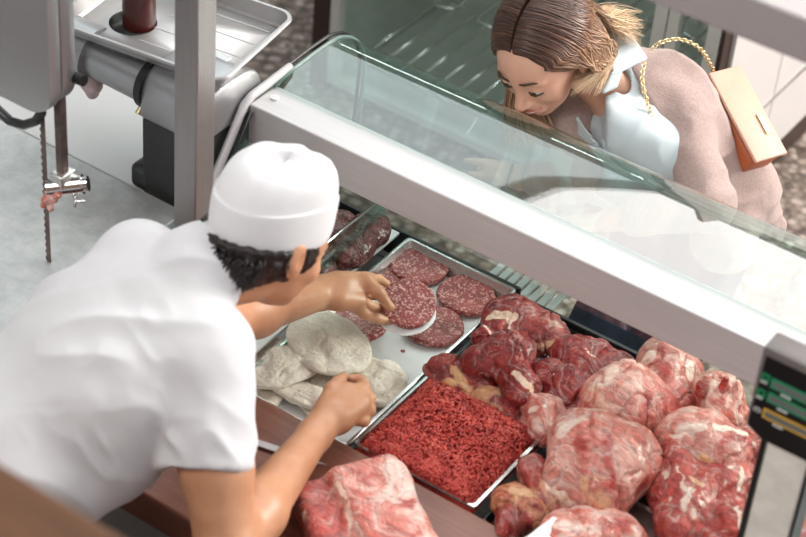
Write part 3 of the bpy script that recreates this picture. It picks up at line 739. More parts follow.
# star knob of the saw / rag-like knob beside the head
kc = at_y(91, 82, .0)
F = Field(kc-.06, kc+.06, .003)
F.add(p_ell(kc, (1, 0, 0), (0, 1, 0), (0, 0, 1), .024, .02, .024), .006)
for k in range(5):
    a = 2*PI*k/5; dv_ = A_([math.cos(a)*.8, -.3*math.cos(a), math.sin(a)]); F.add(p_ell(kc+dv_*.022, (1, 0, 0), (0, 1, 0), (0, 0, 1), .012, .014, .012), .006)
F.mesh('star_knob', simple('worn_pinkish_plastic', (.55, .42, .42), .5, 0, .15, 40), gr, 1)
MB().cyl(kc, na-A_([.20, .0, 0]), .010, 12).build('knob_shaft', M['chrome'], gr)

# ================================================================== COOLER BEHIND THE CUSTOMER
ck = thing('drinks_cooler', (-.95, 2.1, 0), 'tall glass-door cooler with wire shelves behind the woman', 'cooler')
FY = 1.70; KX0, KX1 = at_y(335, 20, 1.70)[0], -.245
M['coolin'] = simple('cooler_grey_liner', (.50, .54, .51), .5)
M['frame'] = simple('aluminium_frame', (.62, .64, .60), .35, .3)
MB().box(KX0, KX1, FY+.02, 2.62, .0, .04).box(KX0, KX1, 2.58, 2.62, .04, 1.95).box(KX0, KX0+.025, FY+.02, 2.58, .04, 1.95).box(KX1-.03, KX1, FY+.02, 2.58, .04, 1.95).box(KX0, KX1, FY, 2.62, 1.95, 2.08).build('cabinet', M['coolin'], ck)
MB().box(KX0-.055, KX0-.002, FY-.03, 2.62, 0, 2.08).build('side_panel', M['jamb'], ck)
MB().box(KX1+.002, KX1+.012, FY-.02, FY+.05, 0, 2.08).build('edge_strip', M['jamb'], ck)
mid = at_y(669, 30, FY)[0]
for x0, x1, nm in ((KX0, mid, 'door'), (mid+.004, KX1, 'door')):
    d_ = MB().box(x0, x0+.03, FY-.025, FY+.015, .03, 1.95).box(x1-.035, x1, FY-.025, FY+.015, .03, 1.95).box(x0+.03, x1-.035, FY-.025, FY+.015, .03, .055).box(x0+.035, x1-.035, FY-.025, FY+.015, 1.915, 1.95).build(nm, M['frame'], ck)
    MB().add([(x0+.035, FY-.005, .055), (x1-.035, FY-.005, .055), (x1-.035, FY-.005, 1.915), (x0+.035, FY-.005, 1.915)], [[0, 1, 2, 3]]).build('pane', M['doorglass'], d_)
# wire shelves
def shelf(z, x0, x1, y0, y1, step, r=.0035, loops=False):
    mb = MB()
    x = x0; k = 0
    while x < x1:
        if loops: mb.tube([(x, y1, z), (x, y0+.02, z), (x+.006, y0+.006, z), (x+.02, y0, z), (x+step*.5-.02, y0, z), (x+step*.5-.006, y0+.006, z), (x+step*.5, y0+.02, z), (x+step*.5, y1, z)], r, 6)
        else: mb.tube([(x, y0, z), (x, y1, z)], r, 6)
        x += step
    mb.tube([(x0, y0+.05 if loops else y0, z-.006), (x1, y0+.05 if loops else y0, z-.006)], r, 6).tube([(x0, y1, z-.004), (x1, y1, z-.004)], r, 6)
    return mb.build('wire_shelf', M['chrome'], ck, True)
shelf(.10, KX0+.06, KX1-.05, 1.74, 2.50, .062, .0042)
for z, y0 in ((.30, 1.86), (.80, 1.88), (1.25, 1.88), (1.65, 1.88)): shelf(z, KX0+.06, KX1-.05, y0, 2.50, .15, .0048, True)
MB().box(KX0+.1, KX1-.1, 1.75, 1.78, 1.90, 1.93, .008).build('fill_tube', emit('cooler_fill_glow', (.92, 1, .97), 18.0), ck)  # unseen glowing bar, added to brighten the cooler interior
yq = at_y(470, 25, 2.3)
mb = MB()
for k in range(26): mb.box(yq[0]-.022, yq[0]+.022, 2.30, 2.304, .02+.12+k*.016, .12+.02+k*.016+.011)
mb.box(yq[0]-.026, yq[0]+.026, 2.304, 2.312, .12, .60).build('shelf_gauge', M['yellow'], ck)
for x in np.linspace(KX0+.2, KX1-.2, 4): MB().box(x-.015, x+.015, 2.56, 2.58, .1, 1.95).build('upright', M['frame'], ck)

# ================================================================== FOOD
def disc(name, c, u, v, th, mat, label=None, cat=None, group=None, seed=1, irr=.06, ruff=.002, dome=.0, nr=14, ns=72, parent=None, lobes=0, edge=.5):
    """irregular flat piece: centre, half-axis vectors u and v, thickness"""
    c, u, v = A_(c), A_(u), A_(v); n_ = unit(np.cross(u, v)); n_ = n_ if n_[2] > 0 else -n_
    ang = np.linspace(0, 2*PI, ns, endpoint=False); cs = np.stack([np.cos(ang), np.sin(ang), np.zeros(ns)+seed*3.1], 1)
    R = 1+irr*fbm(cs*1.3, seed, 3)*2+.3*irr*vnoise(cs*6, seed+5)
    rs = [(r, 1.0) for r in np.linspace(0, .93, nr)]+[(.965, .86), (.99, .5), (1.0, 0.0), (.99, -.5), (.96, -.9)]+[(r, -1.0) for r in np.linspace(.9, 0, 6)]
    V = []
    for r, h in rs: V.append(c+(R*r*np.cos(ang))[:, None]*u+(R*r*np.sin(ang))[:, None]*v+n_*(h*th/2+dome*(1-r*r)))
    V = np.concatenate(V); V = V+n_*(ruff*(fbm(V*30, seed+9, 3)*2-.5*np.exp(-(vnoise(V*22, seed+2)/.06)**2)))[:, None]; f = []
    for i in range(len(rs)-1):
        for k in range(ns): k2 = (k+1) % ns; f.append([i*ns+k, i*ns+k2, (i+1)*ns+k2, (i+1)*ns+k])
    o = mesh_obj(name, V, f, mat, parent)
    if label: recentre(o); tag(o, label, cat, group)
    return o
ZT = .8165
def pat(p0, p1, q0, z, **k):
    """half axes from three pixels on plane z: centre, end of major axis, end of minor axis"""
    c = at(*p0, z); return c, at(*p1, z)-c, at(*q0, z)-c
PG = 'round mince patties on the paper'
def horiz(cx, cy, z, r, th, seed, label, tilt=(0, 0)):
    c = at(cx, cy, z); u = A_([r, 0, tilt[0]]); v = A_([0, r*.97, tilt[1]])
    return disc('mince_patty', c, u, v, th, M['patty'], label, 'patty', PG, seed, .03, .0012)
horiz(419, 266, .828, .0585, .014, 1, 'round marbled mince patty at the far corner of the tray')
horiz(466, 296, .828, .0585, .014, 2, 'round marbled mince patty at the right edge of the tray')
horiz(434, 326, .826, .058, .013, 3, 'round mince patty lying under the held patty')
horiz(358, 324, .827, .056, .013, 4, 'dark mince patty half hidden by the pale cutlet and the hand', (.006, -.004))
horiz(392, 280, .823, .042, .010, 6, 'mince patty mostly hidden behind the hand')
# held patty, tilted towards the camera, with its paper
hc_ = at(408.5, 303.5, .905)
hu = unit(A_([.72, -.62, -.20])); hn = unit(A_([.10, -.25, .95])); hv = unit(np.cross(hn, hu)); hu = unit(np.cross(hv, hn))
disc('mince_patty', hc_, hu*.056, hv*.051, .011, M['patty'], 'light red mince patty held up by the left hand of the man', 'patty', PG, 11, .03, .0012)
disc('paper_round', hc_-hn*.0085+hu*.004-hv*.006, hu*.061, hv*.057, .0012, M['paper'], 'round of white paper under the held patty', 'paper', None, 12, .05, .0015)
# pale cutlets
CG = 'pale cutlets in the tray'
def cut(c, a, b_, z, th, seed, label, irr=.13, dome=.0, tz=(0, 0), ruff=.0045):
    C0 = at(*c, z); u = (at(*a, z)-C0)*1.08; v = (at(*b_, z)-C0)*1.08; u = u+A_([0, 0, tz[0]]); v = v+A_([0, 0, tz[1]])
    return disc('pale_cutlet', C0, u, v, th, M['breading'], label, 'cutlet', CG, seed, irr, ruff, dome)
cut((268, 372), (246, 366), (275, 340), .826, .009, 21, 'pale cutlet at the left end, mostly covered by the others', .06)
cut((332, 398), (362, 412), (318, 420), .826, .010, 27, 'pale cutlet under the right hand of the man', .08)
cut((300, 392), (342, 402), (276, 374), .837, .010, 22, 'pale cutlet in front with a ragged lower edge', .09, .002)
cut((289, 365), (322, 362), (276, 388), .848, .009, 23, 'oval pale cutlet lying on top at the left', .07, .003, (.0, .0))
cut((328, 343), (366, 360), (340, 318), .856, .009, 24, 'largest pale cutlet on top at the far end', .06, .005)
# folded cutlet: wrinkled sdf piece
F = Field(at(380, 380, .80)+A_([-.12, -.12, 0]), at(380, 380, .80)+A_([.12, .12, .09]), .0025)
for (px, py, z, rx, ry, rz) in ((375, 385, .828, .060, .062, .010), (366, 368, .838, .040, .034, .011), (385, 372, .842, .034, .030, .012), (378, 384, .846, .032, .026, .010), (366, 392, .840, .034, .030, .010), (392, 378, .836, .030, .030, .012), (385, 396, .832, .03, .03, .01), (357, 378, .84, .03, .03, .009)):
    a = random.uniform(0, 3); F.add(p_ell(at(px, py, z), (math.cos(a), math.sin(a), random.uniform(-.1, .1)), (-math.sin(a), math.cos(a), random.uniform(-.15, .15)), (0, 0, 1), rx, ry, rz), .0035)
o = F.mesh('pale_cutlet', M['breading'], None, 1, lambda V, n_: .004*fbm(V*45, 3)-.003*np.exp(-(vnoise(V*28, 8)/.08)**2)); recentre(o)
tag(o, 'folded, wrinkled pale cutlet at the right by the tray edge', 'cutlet', CG)
# crumb
o = disc('meat_crumb', at(403, 351, ZT), (.004, .001, 0), (0, .003, 0), .003, M['patty'], 'tiny crumb of mince on the white paper', 'crumb', None, 3, .2, 0, 0, 4, 16)

# mince heap ------------------------------------------------------
def mince():
    x0, x1, y0, y1 = .016, .245, -.245+.012, .002; V = []; F_ = []
    def H(x, y):
        ex = np.clip(np.minimum(x-x0, x1-x)/.045, 0, 1); ey = np.clip(np.minimum(y-y0, y1-y)/.045, 0, 1)
        return -.004+.862+.034*np.sqrt(np.clip(ex*ey, 0, 1))+.010*fbm(np.stack([x*22, y*22, x*0], -1).reshape(-1, 3), 4).reshape(np.shape(x))
    n = 40; gx, gy = np.meshgrid(np.linspace(x0-.006, x1+.006, n), np.linspace(y0+.012, y1+.004, n), indexing='ij'); gz = H(gx, gy)-.004
    top = np.stack([gx, gy, gz], -1).reshape(-1, 3); bot = top.copy(); bot[:, 2] = .80; bot[:, 0] = .13+(bot[:, 0]-.13)*.93; bot[:, 1] = -.108+(bot[:, 1]+.108)*.93; V += top.tolist()+bot.tolist(); k = n*n
    for i in range(n-1):
        for j in range(n-1): a = i*n+j; F_.append([a, a+n, a+n+1, a+1]); F_.append([k+a, k+a+1, k+a+n+1, k+a+n])
    ed = [(i, 0) for i in range(n-1)]+[(n-1, j) for j in range(n-1)]+[(i, n-1) for i in range(n-1, 0, -1)]+[(0, j) for j in range(n-1, 0, -1)]
    for q in range(len(ed)):
        a = ed[q][0]*n+ed[q][1]; b_ = ed[(q+1) % len(ed)]; b_ = b_[0]*n+b_[1]; F_.append([a, k+a, k+b_, b_])
    ns, m, s = 4600, 6, 6
    px = RNG.uniform(x0, x1, ns); py = RNG.uniform(y0+.014, y1, ns); py[:700] = RNG.uniform(y0+.012, y0+.040, 700); th = RNG.uniform(0, 2*PI, ns)+0; Ln = RNG.uniform(.006, .015, ns); cv = RNG.uniform(-90, 90, ns); rad = RNG.uniform(.0015, .0025, ns); up = RNG.uniform(-.6, .6, ns); dz = RNG.uniform(-.003, .005, ns); arch = RNG.uniform(0, .004, ns)
    pts = np.zeros((ns, m, 3)); x = px.copy(); y = py.copy(); a = th.copy()
    for i in range(m):
        t = i/(m-1); hh = H(x, y); pts[:, i] = np.stack([x, y, hh+dz+arch*np.sin(PI*t)+up*(t-.5)*Ln*.5], -1)
        x = np.clip(x+np.cos(a)*Ln/(m-1), x0-.004, x1+.004); y = np.clip(y+np.sin(a)*Ln/(m-1), y0+.010, y1+.004); a = a+cv*Ln/(m-1)*3
    T = np.gradient(pts, axis=1); T /= np.linalg.norm(T, axis=2, keepdims=True)+1e-9
    U = np.cross(T, A_([0, 0, 1.])); U /= np.linalg.norm(U, axis=2, keepdims=True)+1e-9; W = np.cross(T, U)
    env = np.sin(np.linspace(.35, PI-.35, m))**.5
    ring = []
    for q in range(s): an = 2*PI*q/s; ring.append(pts+(rad[:, None]*env)[..., None]*(math.cos(an)*U+math.sin(an)*W))
    TV = np.stack(ring, 2).reshape(-1, 3); base = len(V); V += TV.tolist(); idx = np.arange(ns)[:, None, None]*m*s
    i_, q_ = np.meshgrid(np.arange(m-1), np.arange(s), indexing='ij')
    quad = np.stack([i_*s+q_, i_*s+(q_+1) % s, (i_+1)*s+(q_+1) % s, (i_+1)*s+q_], -1).reshape(1, -1, 4)
    Q = (base+np.arange(ns)[:, None, None]*m*s+quad).reshape(-1, 4); F_ += Q.tolist()
    for e in (0, m-1): F_ += (base+np.arange(ns)[:, None]*m*s+e*s+np.arange(s)[None]).tolist()
    o = mesh_obj('minced_beef', V, F_, M['mince']); o['kind'] = 'stuff'; recentre(o); tag(o, 'bright red minced beef heaped in the deep steel tray', 'minced meat'); return o
mince()

# meat joints -----------------------------------------------------
MEATS = 'raw meat joints in the black trays'
def meat(name, lobes, label, mat='beef', k=.022, amp=.0050, seed=0, cat='meat', h=.003, crease=.006, group=MEATS, ridge=0, marks=(), boxes=(), g=1.12):
    """lobes: (p0, p1, z, width, height, (fat, pink, yellow)); marks: (p0, p1, z, radius, value) natural seams and patches of the meat"""
    pr = []
    for (p0, p1, z, w, ht, val) in lobes:
        z0, z1 = z if isinstance(z, tuple) else (z, z)
        a, b_ = at(*p0, z0), at(*p1, z1); ax = b_-a; Ln = np.linalg.norm(ax)*1.04; ax = ax/max(Ln, 1e-6); ay = unit(np.cross([0, 0, 1.], ax)); az = np.cross(ax, ay)
        pr.append((p_ell((a+b_)/2, ax, ay, az, Ln/2, w/2*g, ht/2*g), val))
    for pb, val in boxes: pr.append((pb, val))
    lo = np.min([p[0][0] for p in pr], 0)-.02; hi = np.max([p[0][1] for p in pr], 0)+.02
    F = Field(lo, hi, h)
    for p, val in pr: F.add(p, k, val)
    def dsp(V, n_):
        d = amp*fbm(V*22, seed)*2+amp*.3*fbm(V*75, seed+3)*2
        d = d-crease*np.exp(-(fbm(V*13, seed+7, 2)/.045)**2)
        if ridge: d = d+ridge*fbm(V*A_([70, 22, 40]), seed+11, 2)
        return d
    o = F.mesh(name, M[mat], None, 1, dsp); me = o.data; n = len(me.vertices)
    if marks:
        V = np.empty(n*3); me.vertices.foreach_get('co', V); V = V.reshape(-1, 3); c = np.empty(n*4, dtype=np.float32); ca = me.color_attributes['mark'].data; ca.foreach_get('color', c); c = c.reshape(-1, 4)
        Wn = V+.0045*np.stack([fbm(V*40, seed+21), fbm(V*40, seed+22), fbm(V*40, seed+23)], 1)*2
        for (p0, p1, z, r, val) in marks:
            z0, z1 = z if isinstance(z, tuple) else (z, z); a, b_ = at(*p0, z0), at(*p1, z1); ab = b_-a; t = np.clip(((Wn-a)@ab)/(ab@ab+1e-9), 0, 1); d = np.linalg.norm((Wn-a-t[:, None]*ab)*A_([1, 1, .6]), axis=1)
            f = np.clip((r*1.5-d)/(r*.75), 0, 1); f = (f*f*(3-2*f))[:, None]; c[:, :3] = c[:, :3]*(1-f)+A_(val)[None]*f
        ca.foreach_set('color', c.astype(np.float32).ravel())
    recentre(o); tag(o, label, cat, group); return o
R0 = (-.1, 0, 0); W1 = (.95, .3, .15); W2 = (.7, .6, .1); OR = (.75, .3, 1.0); DR = (-.6, 0, 0); PK = (-.2, .6, 0)
meat('beef_shoulder', [((484, 324), (530, 310), .868, .085, .06, R0), ((508, 316), (568, 342), .870, .085, .06, (0, .1, 0)), ((472, 340), (512, 338), .870, .06, .05, R0), ((520, 340), (562, 346), .862, .04, .04, (.3, .2, .4))],
 'marbled red beef shoulder with fat seams in the far left corner', seed=1, k=.025, marks=[((488, 314), (512, 318), .895, .009, (.9, .3, .3)), ((508, 318), (514, 334), .9, .006, W1), ((500, 330), (520, 336), .9, .004, W1), ((532, 343), (562, 345), .885, .008, (.8, .2, .7)), ((540, 318), (560, 326), .9, .010, (.35, .4, 0)), ((482, 322), (496, 340), .89, .003, W2)])
meat('beef_cut', [((548, 352), (628, 374), .870, .085, .06, R0), ((560, 344), (606, 352), .878, .05, .04, R0), ((588, 376), (634, 366), .864, .055, .05, R0), ((562, 362), (606, 388), .864, .05, .045, R0)],
 'dark red lean beef piece under the steel rail', seed=2, ridge=.003, marks=[((570, 350), (610, 362), .895, .002, W2), ((566, 362), (600, 380), .885, .002, W2), ((614, 364), (628, 372), .885, .004, (.6, .3, .1)), ((586, 348), (592, 360), .9, .002, W1)])
meat('meat_trimming', [((424, 372), (466, 366), .868, .055, .045, (.0, .1, .9)), ((436, 384), (490, 396), .862, .05, .04, (.45, .2, 1)), ((470, 376), (492, 390), .862, .05, .045, R0)],
 'orange tinged fatty trimming beside the far corner of the mince tray', seed=3, marks=[((452, 368), (470, 386), .885, .008, (.8, .2, .9)), ((436, 376), (450, 380), .885, .009, OR)])
meat('beef_cut', [((460, 362), (512, 362), .884, .08, .065, R0), ((488, 350), (534, 362), .895, .09, .075, R0), ((504, 374), (536, 398), .890, .07, .075, R0), ((512, 388), (524, 404), .895, .04, .04, R0)],
 'red beef piece with a pale forked fat seam on top', seed=4, crease=.005, k=.025, marks=[((490, 352), (498, 364), .93, .006, W1), ((498, 366), (514, 374), .93, .006, W1), ((514, 374), (532, 386), .925, .006, W1), ((506, 356), (498, 366), .93, .004, W1), ((530, 384), (537, 400), .91, .006, (.8, .2, .6)), ((488, 354), (488, 370), .92, .004, W2), ((508, 382), (520, 398), .92, .010, (-.5, 0, 0))])
meat('beef_cut', [((534, 364), (568, 394), .878, .07, .06, R0), ((554, 378), (592, 404), .878, .072, .062, R0), ((546, 398), (580, 414), .870, .06, .055, R0)],
 'glossy deep red lobed beef piece beside the pale leg joint', seed=5, ridge=.002, crease=.006, marks=[((536, 366), (546, 380), .91, .008, (.35, .8, 0)), ((560, 384), (576, 398), .91, .003, W2), ((582, 390), (596, 398), .895, .006, (.8, .2, .3)), ((548, 392), (566, 408), .9, .0025, W1), ((552, 374), (570, 380), .905, .002, W1)])
meat('meat_trimming', [((474, 396), (510, 404), .868, .05, .04, (.6, .2, 1)), ((492, 404), (524, 416), .866, .045, .04, (.3, .2, .9)), ((480, 404), (514, 420), .864, .03, .03, (.6, .4, .4))],
 'folded orange fat strip along the edge of the mince tray', seed=6, marks=[((496, 398), (518, 410), .89, .007, R0)])
meat('pork_cut', [((520, 416), (566, 418), .876, .085, .06, (.0, .6, 0)), ((530, 404), (560, 412), .886, .045, .04, (.2, .8, 0)), ((524, 430), (564, 434), .870, .055, .05, (0, .5, 0))],
 'small pink meat piece between the mince and the big joint', 'ham', seed=7, marks=[((540, 420), (556, 430), .905, .012, (.3, 1, 0)), ((528, 410), (544, 408), .905, .006, W2)])
meat('leg_joint', [((634, 374), (692, 380), .890, .12, .11, (.0, .7, 0)), ((646, 364), (684, 364), .905, .10, .08, (.2, .9, 0)), ((660, 400), (690, 424), .880, .085, .09, (-.2, .3, 0)), ((678, 368), (698, 386), .89, .05, .07, (.4, .8, .1))],
 'pale pink leg joint at the back beside the rail', 'ham', seed=8, amp=.003, k=.03, marks=[((638, 362), (650, 358), .94, .012, (.6, 1, .1)), ((662, 366), (676, 384), .945, .014, (-.3, .2, 0)), ((682, 362), (694, 376), .93, .010, (.75, .9, .1)), ((664, 394), (672, 420), .915, .012, (-.3, .1, 0))])
meat('leg_joint', [((586, 400), (664, 406), .900, .13, .11, (-.05, .7, 0)), ((604, 386), (650, 390), .918, .10, .08, (.15, .9, 0)), ((584, 414), (612, 388), .890, .06, .07, (.3, .6, .5)), ((644, 394), (670, 428), .893, .07, .09, (-.2, .4, 0))],
 'rounded pink leg joint with white film in the middle of the tray', 'ham', seed=9, amp=.003, k=.03, marks=[((600, 382), (618, 376), .95, .013, (.55, 1, .1)), ((590, 392), (600, 410), .93, .013, (.5, .7, .5)), ((618, 396), (636, 398), .965, .012, (-.4, .3, 0)), ((626, 412), (648, 404), .96, .008, (.75, 1, 0)), ((646, 396), (656, 420), .945, .010, (-.2, .2, 0)), ((662, 398), (668, 420), .93, .004, DR), ((606, 420), (640, 436), .93, .008, (.6, .8, .1))])
j = meat('shank_joint', [((692, 400), (738, 406), .900, .09, .09, (.3, .8, .1)), ((696, 388), (718, 392), .925, .05, .05, (.5, .8, .1)), ((722, 386), (738, 404), .925, .045, .055, (.5, .8, .1)), ((708, 410), (746, 420), .895, .07, .07, (.4, .9, .1))],
 'knobbly pale shank joint with bright red tips near the rail', 'ham', seed=10, amp=.006, crease=.006, marks=[((698, 414), (712, 416), .925, .010, DR), ((712, 398), (722, 402), .945, .006, (-.2, .4, 0)), ((736, 392), (742, 410), .93, .004, (-.4, 0, 0))])
F = Field(at(728, 380, .955)-.05, at(728, 380, .955)+.05, .002)
F.add(p_cap(at(721, 391, .945), at(726, 379, .972), .009, .006), .004, (-.6, 0, 0)).add(p_cap(at(699, 394, .94), at(700, 385, .962), .011, .009), .004, (-.6, 0, 0)); F.mesh('red_tip', M['ham'], j, 1)['label'] = 'bright red tip'
meat('leg_joint', [((556, 464), (642, 470), .908, .165, .14, (-.05, .7, .1)), ((550, 440), (614, 442), .920, .11, .09, (.1, .8, .1)), ((604, 448), (658, 474), .908, .10, .115, (-.2, .5, 0)), ((582, 488), (618, 510), .888, .09, .08, (.1, .4, .9)), ((546, 472), (576, 490), .892, .07, .08, (.1, .8, .1))],
 'largest leg joint, pale and rounded, right of the mince tray', 'ham', seed=11, amp=.003, h=.0035, k=.035, marks=[((562, 430), (600, 424), .965, .012, (.8, 1, .05)), ((560, 424), (576, 440), .96, .008, (.7, 1, 0)), ((606, 436), (612, 464), .98, .010, (-.5, .1, 0)), ((584, 450), (592, 470), .99, .010, (.75, 1, 0)), ((560, 452), (572, 468), .97, .014, (-.3, .3, 0)), ((590, 484), (608, 498), .945, .020, (.45, .4, .9)), ((566, 478), (578, 500), .95, .010, (-.3, .2, 0)), ((630, 450), (650, 462), .965, .016, (.2, .8, .1)), ((612, 474), (620, 500), .95, .006, (-.4, 0, 0)), ((574, 440), (584, 446), .975, .008, (-.2, .2, 0))])
meat('leg_joint', [((656, 448), (734, 440), .90, .12, .10, (.2, .7, .2)), ((670, 432), (718, 430), .92, .07, .06, (.4, .9, .1)), ((688, 450), (746, 466), .91, .09, .08, (.2, .6, .5)), ((716, 440), (752, 450), .925, .05, .05, (.2, .5, .1))],
 'pale fatty joint with yellowish patches below the shank joint', 'ham', seed=12, amp=.004, crease=.006, k=.025, marks=[((690, 444), (698, 448), .96, .010, DR), ((664, 440), (676, 452), .94, .014, (.4, .5, .8)), ((702, 452), (716, 462), .95, .010, (.8, .2, 1)), ((724, 440), (750, 438), .955, .007, DR), ((716, 430), (740, 434), .95, .008, (.85, 1, 0)), ((676, 432), (700, 430), .95, .008, (.8, 1, .1))])
meat('beef_forequarter', [((648, 472), (704, 484), .885, .15, .10, (-.2, .1, 0)), ((660, 500), (720, 524), .880, .15, .10, (-.2, .1, 0)), ((698, 472), (748, 502), .890, .12, .09, (-.1, .2, 0)), ((712, 522), (754, 552), .88, .10, .09, (-.2, .1, 0))],
 'large red streaked joint with white seams at the lower right', 'ham', seed=13, amp=.004, crease=.007, h=.0035, k=.03, marks=[((652, 464), (668, 476), .93, .004, W1), ((668, 478), (664, 520), .93, .0035, W1), ((676, 462), (690, 500), .94, .003, W1), ((690, 490), (672, 532), .935, .006, W2), ((706, 470), (704, 500), .945, .005, W1), ((704, 500), (716, 530), .935, .006, W1), ((728, 466), (722, 510), .94, .005, W2), ((722, 490), (744, 500), .93, .004, W1), ((696, 508), (712, 512), .935, .010, (.5, .7, .1)), ((742, 470), (736, 540), .93, .004, W1), ((690, 476), (700, 482), .94, .006, (.7, .2, .8)), ((716, 466), (728, 474), .94, .010, DR)])
meat('beef_cut', [((736, 436), (766, 454), .888, .08, .07, (0, .4, 0)), ((742, 470), (766, 502), .885, .07, .07, (-.2, .2, 0))], 'red and white meat piece tucked behind the scale column', 'ham', seed=14, marks=[((744, 466), (756, 500), .92, .004, W1), ((742, 440), (760, 446), .92, .007, W2)])
meat('beef_cut', [((790, 492), (850, 512), .88, .11, .08, (-.2, .1, 0)), ((796, 470), (830, 480), .89, .07, .06, (.3, .6, .2)), ((786, 520), (830, 548), .875, .09, .07, (-.1, .4, 0))], 'dark red meat piece right of the scale column', 'ham', seed=15)
meat('pork_knuckle', [((500, 516), (530, 492), .870, .075, .06, (.5, .2, 1)), ((498, 522), (518, 532), .866, .06, .05, (.1, .2, 1)), ((518, 506), (550, 516), .866, .06, .05, (.5, .3, .9))],
 'yellowish brown skinned knuckle next to the mince tray corner', seed=16, marks=[((500, 518), (508, 530), .89, .010, (-.3, 0, 1)), ((512, 490), (528, 492), .9, .006, (.9, .2, .7))])
meat('pork_belly', [((522, 480), (548, 468), .880, .06, .055, (.3, .4, .6)), ((528, 488), (574, 510), .880, .055, .045, (.45, .3, .8)), ((548, 486), (584, 494), .893, .05, .04, (.6, .9, 0)), ((570, 502), (604, 520), .875, .05, .045, (.2, .4, .5))],
 'folded belly piece with white fat in front of the largest joint', seed=17, crease=.006, marks=[((554, 484), (574, 492), .915, .010, (1, .9, 0)), ((550, 470), (556, 484), .905, .006, DR), ((530, 490), (548, 500), .905, .005, (.2, .2, 1)), ((576, 506), (596, 516), .9, .006, DR)])
meat('leg_joint', [((542, 532), (616, 538), .900, .10, .07, (.2, .8, 0)), ((580, 526), (646, 544), .885, .085, .07, (0, .6, 0)), ((526, 556), (604, 562), .885, .12, .08, (0, .6, 0))], 'pink and white joint at the very bottom behind a paper sheet', 'ham', seed=18, marks=[((560, 524), (590, 528), .935, .010, (.6, 1, 0)), ((600, 524), (620, 534), .92, .008, (-.3, .3, 0))])
sheet('paper_sheet', [at(521, 540, .928), at(553, 517, .928), at(566, 522, .930), at(560, 560, .925)], 0, 'pale sheet of paper tucked under the bottom pink joint', .003, 9)
DG = 'dark meat pieces beyond the glass divider'
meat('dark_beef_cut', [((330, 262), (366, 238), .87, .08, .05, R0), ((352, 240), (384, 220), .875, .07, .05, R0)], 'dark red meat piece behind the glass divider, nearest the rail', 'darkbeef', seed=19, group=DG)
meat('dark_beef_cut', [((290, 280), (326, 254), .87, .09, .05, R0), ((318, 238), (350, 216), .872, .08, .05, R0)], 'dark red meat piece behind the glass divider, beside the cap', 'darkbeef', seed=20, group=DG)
# big loin on the wooden board: a block with flat faces and a film of fat
A0, A1, A2 = at(394, 462, .925), at(446, 556, .925), at(306, 516, .915)
u = unit(A1-A0); u[2] = 0; u = unit(u); v_ = A2-A0; v_[2] = 0; v_ = v_-u*(v_@u); lv = np.linalg.norm(v_); v_ = unit(v_)
cc = A0+u*.115+v_*lv*.33; cc[2] = .908
pb1 = p_box(cc, u, v_, (0, 0, 1), .125, lv*.34, .040, .018); cc2 = A0+u*.108+v_*lv*.78; cc2[2] = .898
pb2 = p_box(cc2, unit(u+v_*.05), unit(v_-u*.05), (0, 0, 1), .116, lv*.27, .030, .016)
o = meat('pork_loin', [((392, 466), (404, 500), .925, .04, .05, (.1, .9, 0))], 'large pink meat loin with a white film, lying on the wooden board', 'ham', k=.02, amp=.0012, seed=21, crease=.0012, h=.0035,
 boxes=[(pb1, (-.05, .65, 0)), (pb2, (-.25, .25, 0))], marks=[((396, 470), (424, 545), .945, .022, (.55, 1, 0)), ((384, 488), (394, 520), .95, .016, (.3, 1, 0)), ((340, 484), (350, 500), .94, .005, W1), ((350, 500), (348, 540), .94, .0045, (.7, .6, .2)), ((360, 490), (378, 500), .95, .006, (.4, .9, 0)), ((308, 512), (300, 522), .92, .005, W1)])
del o['group']

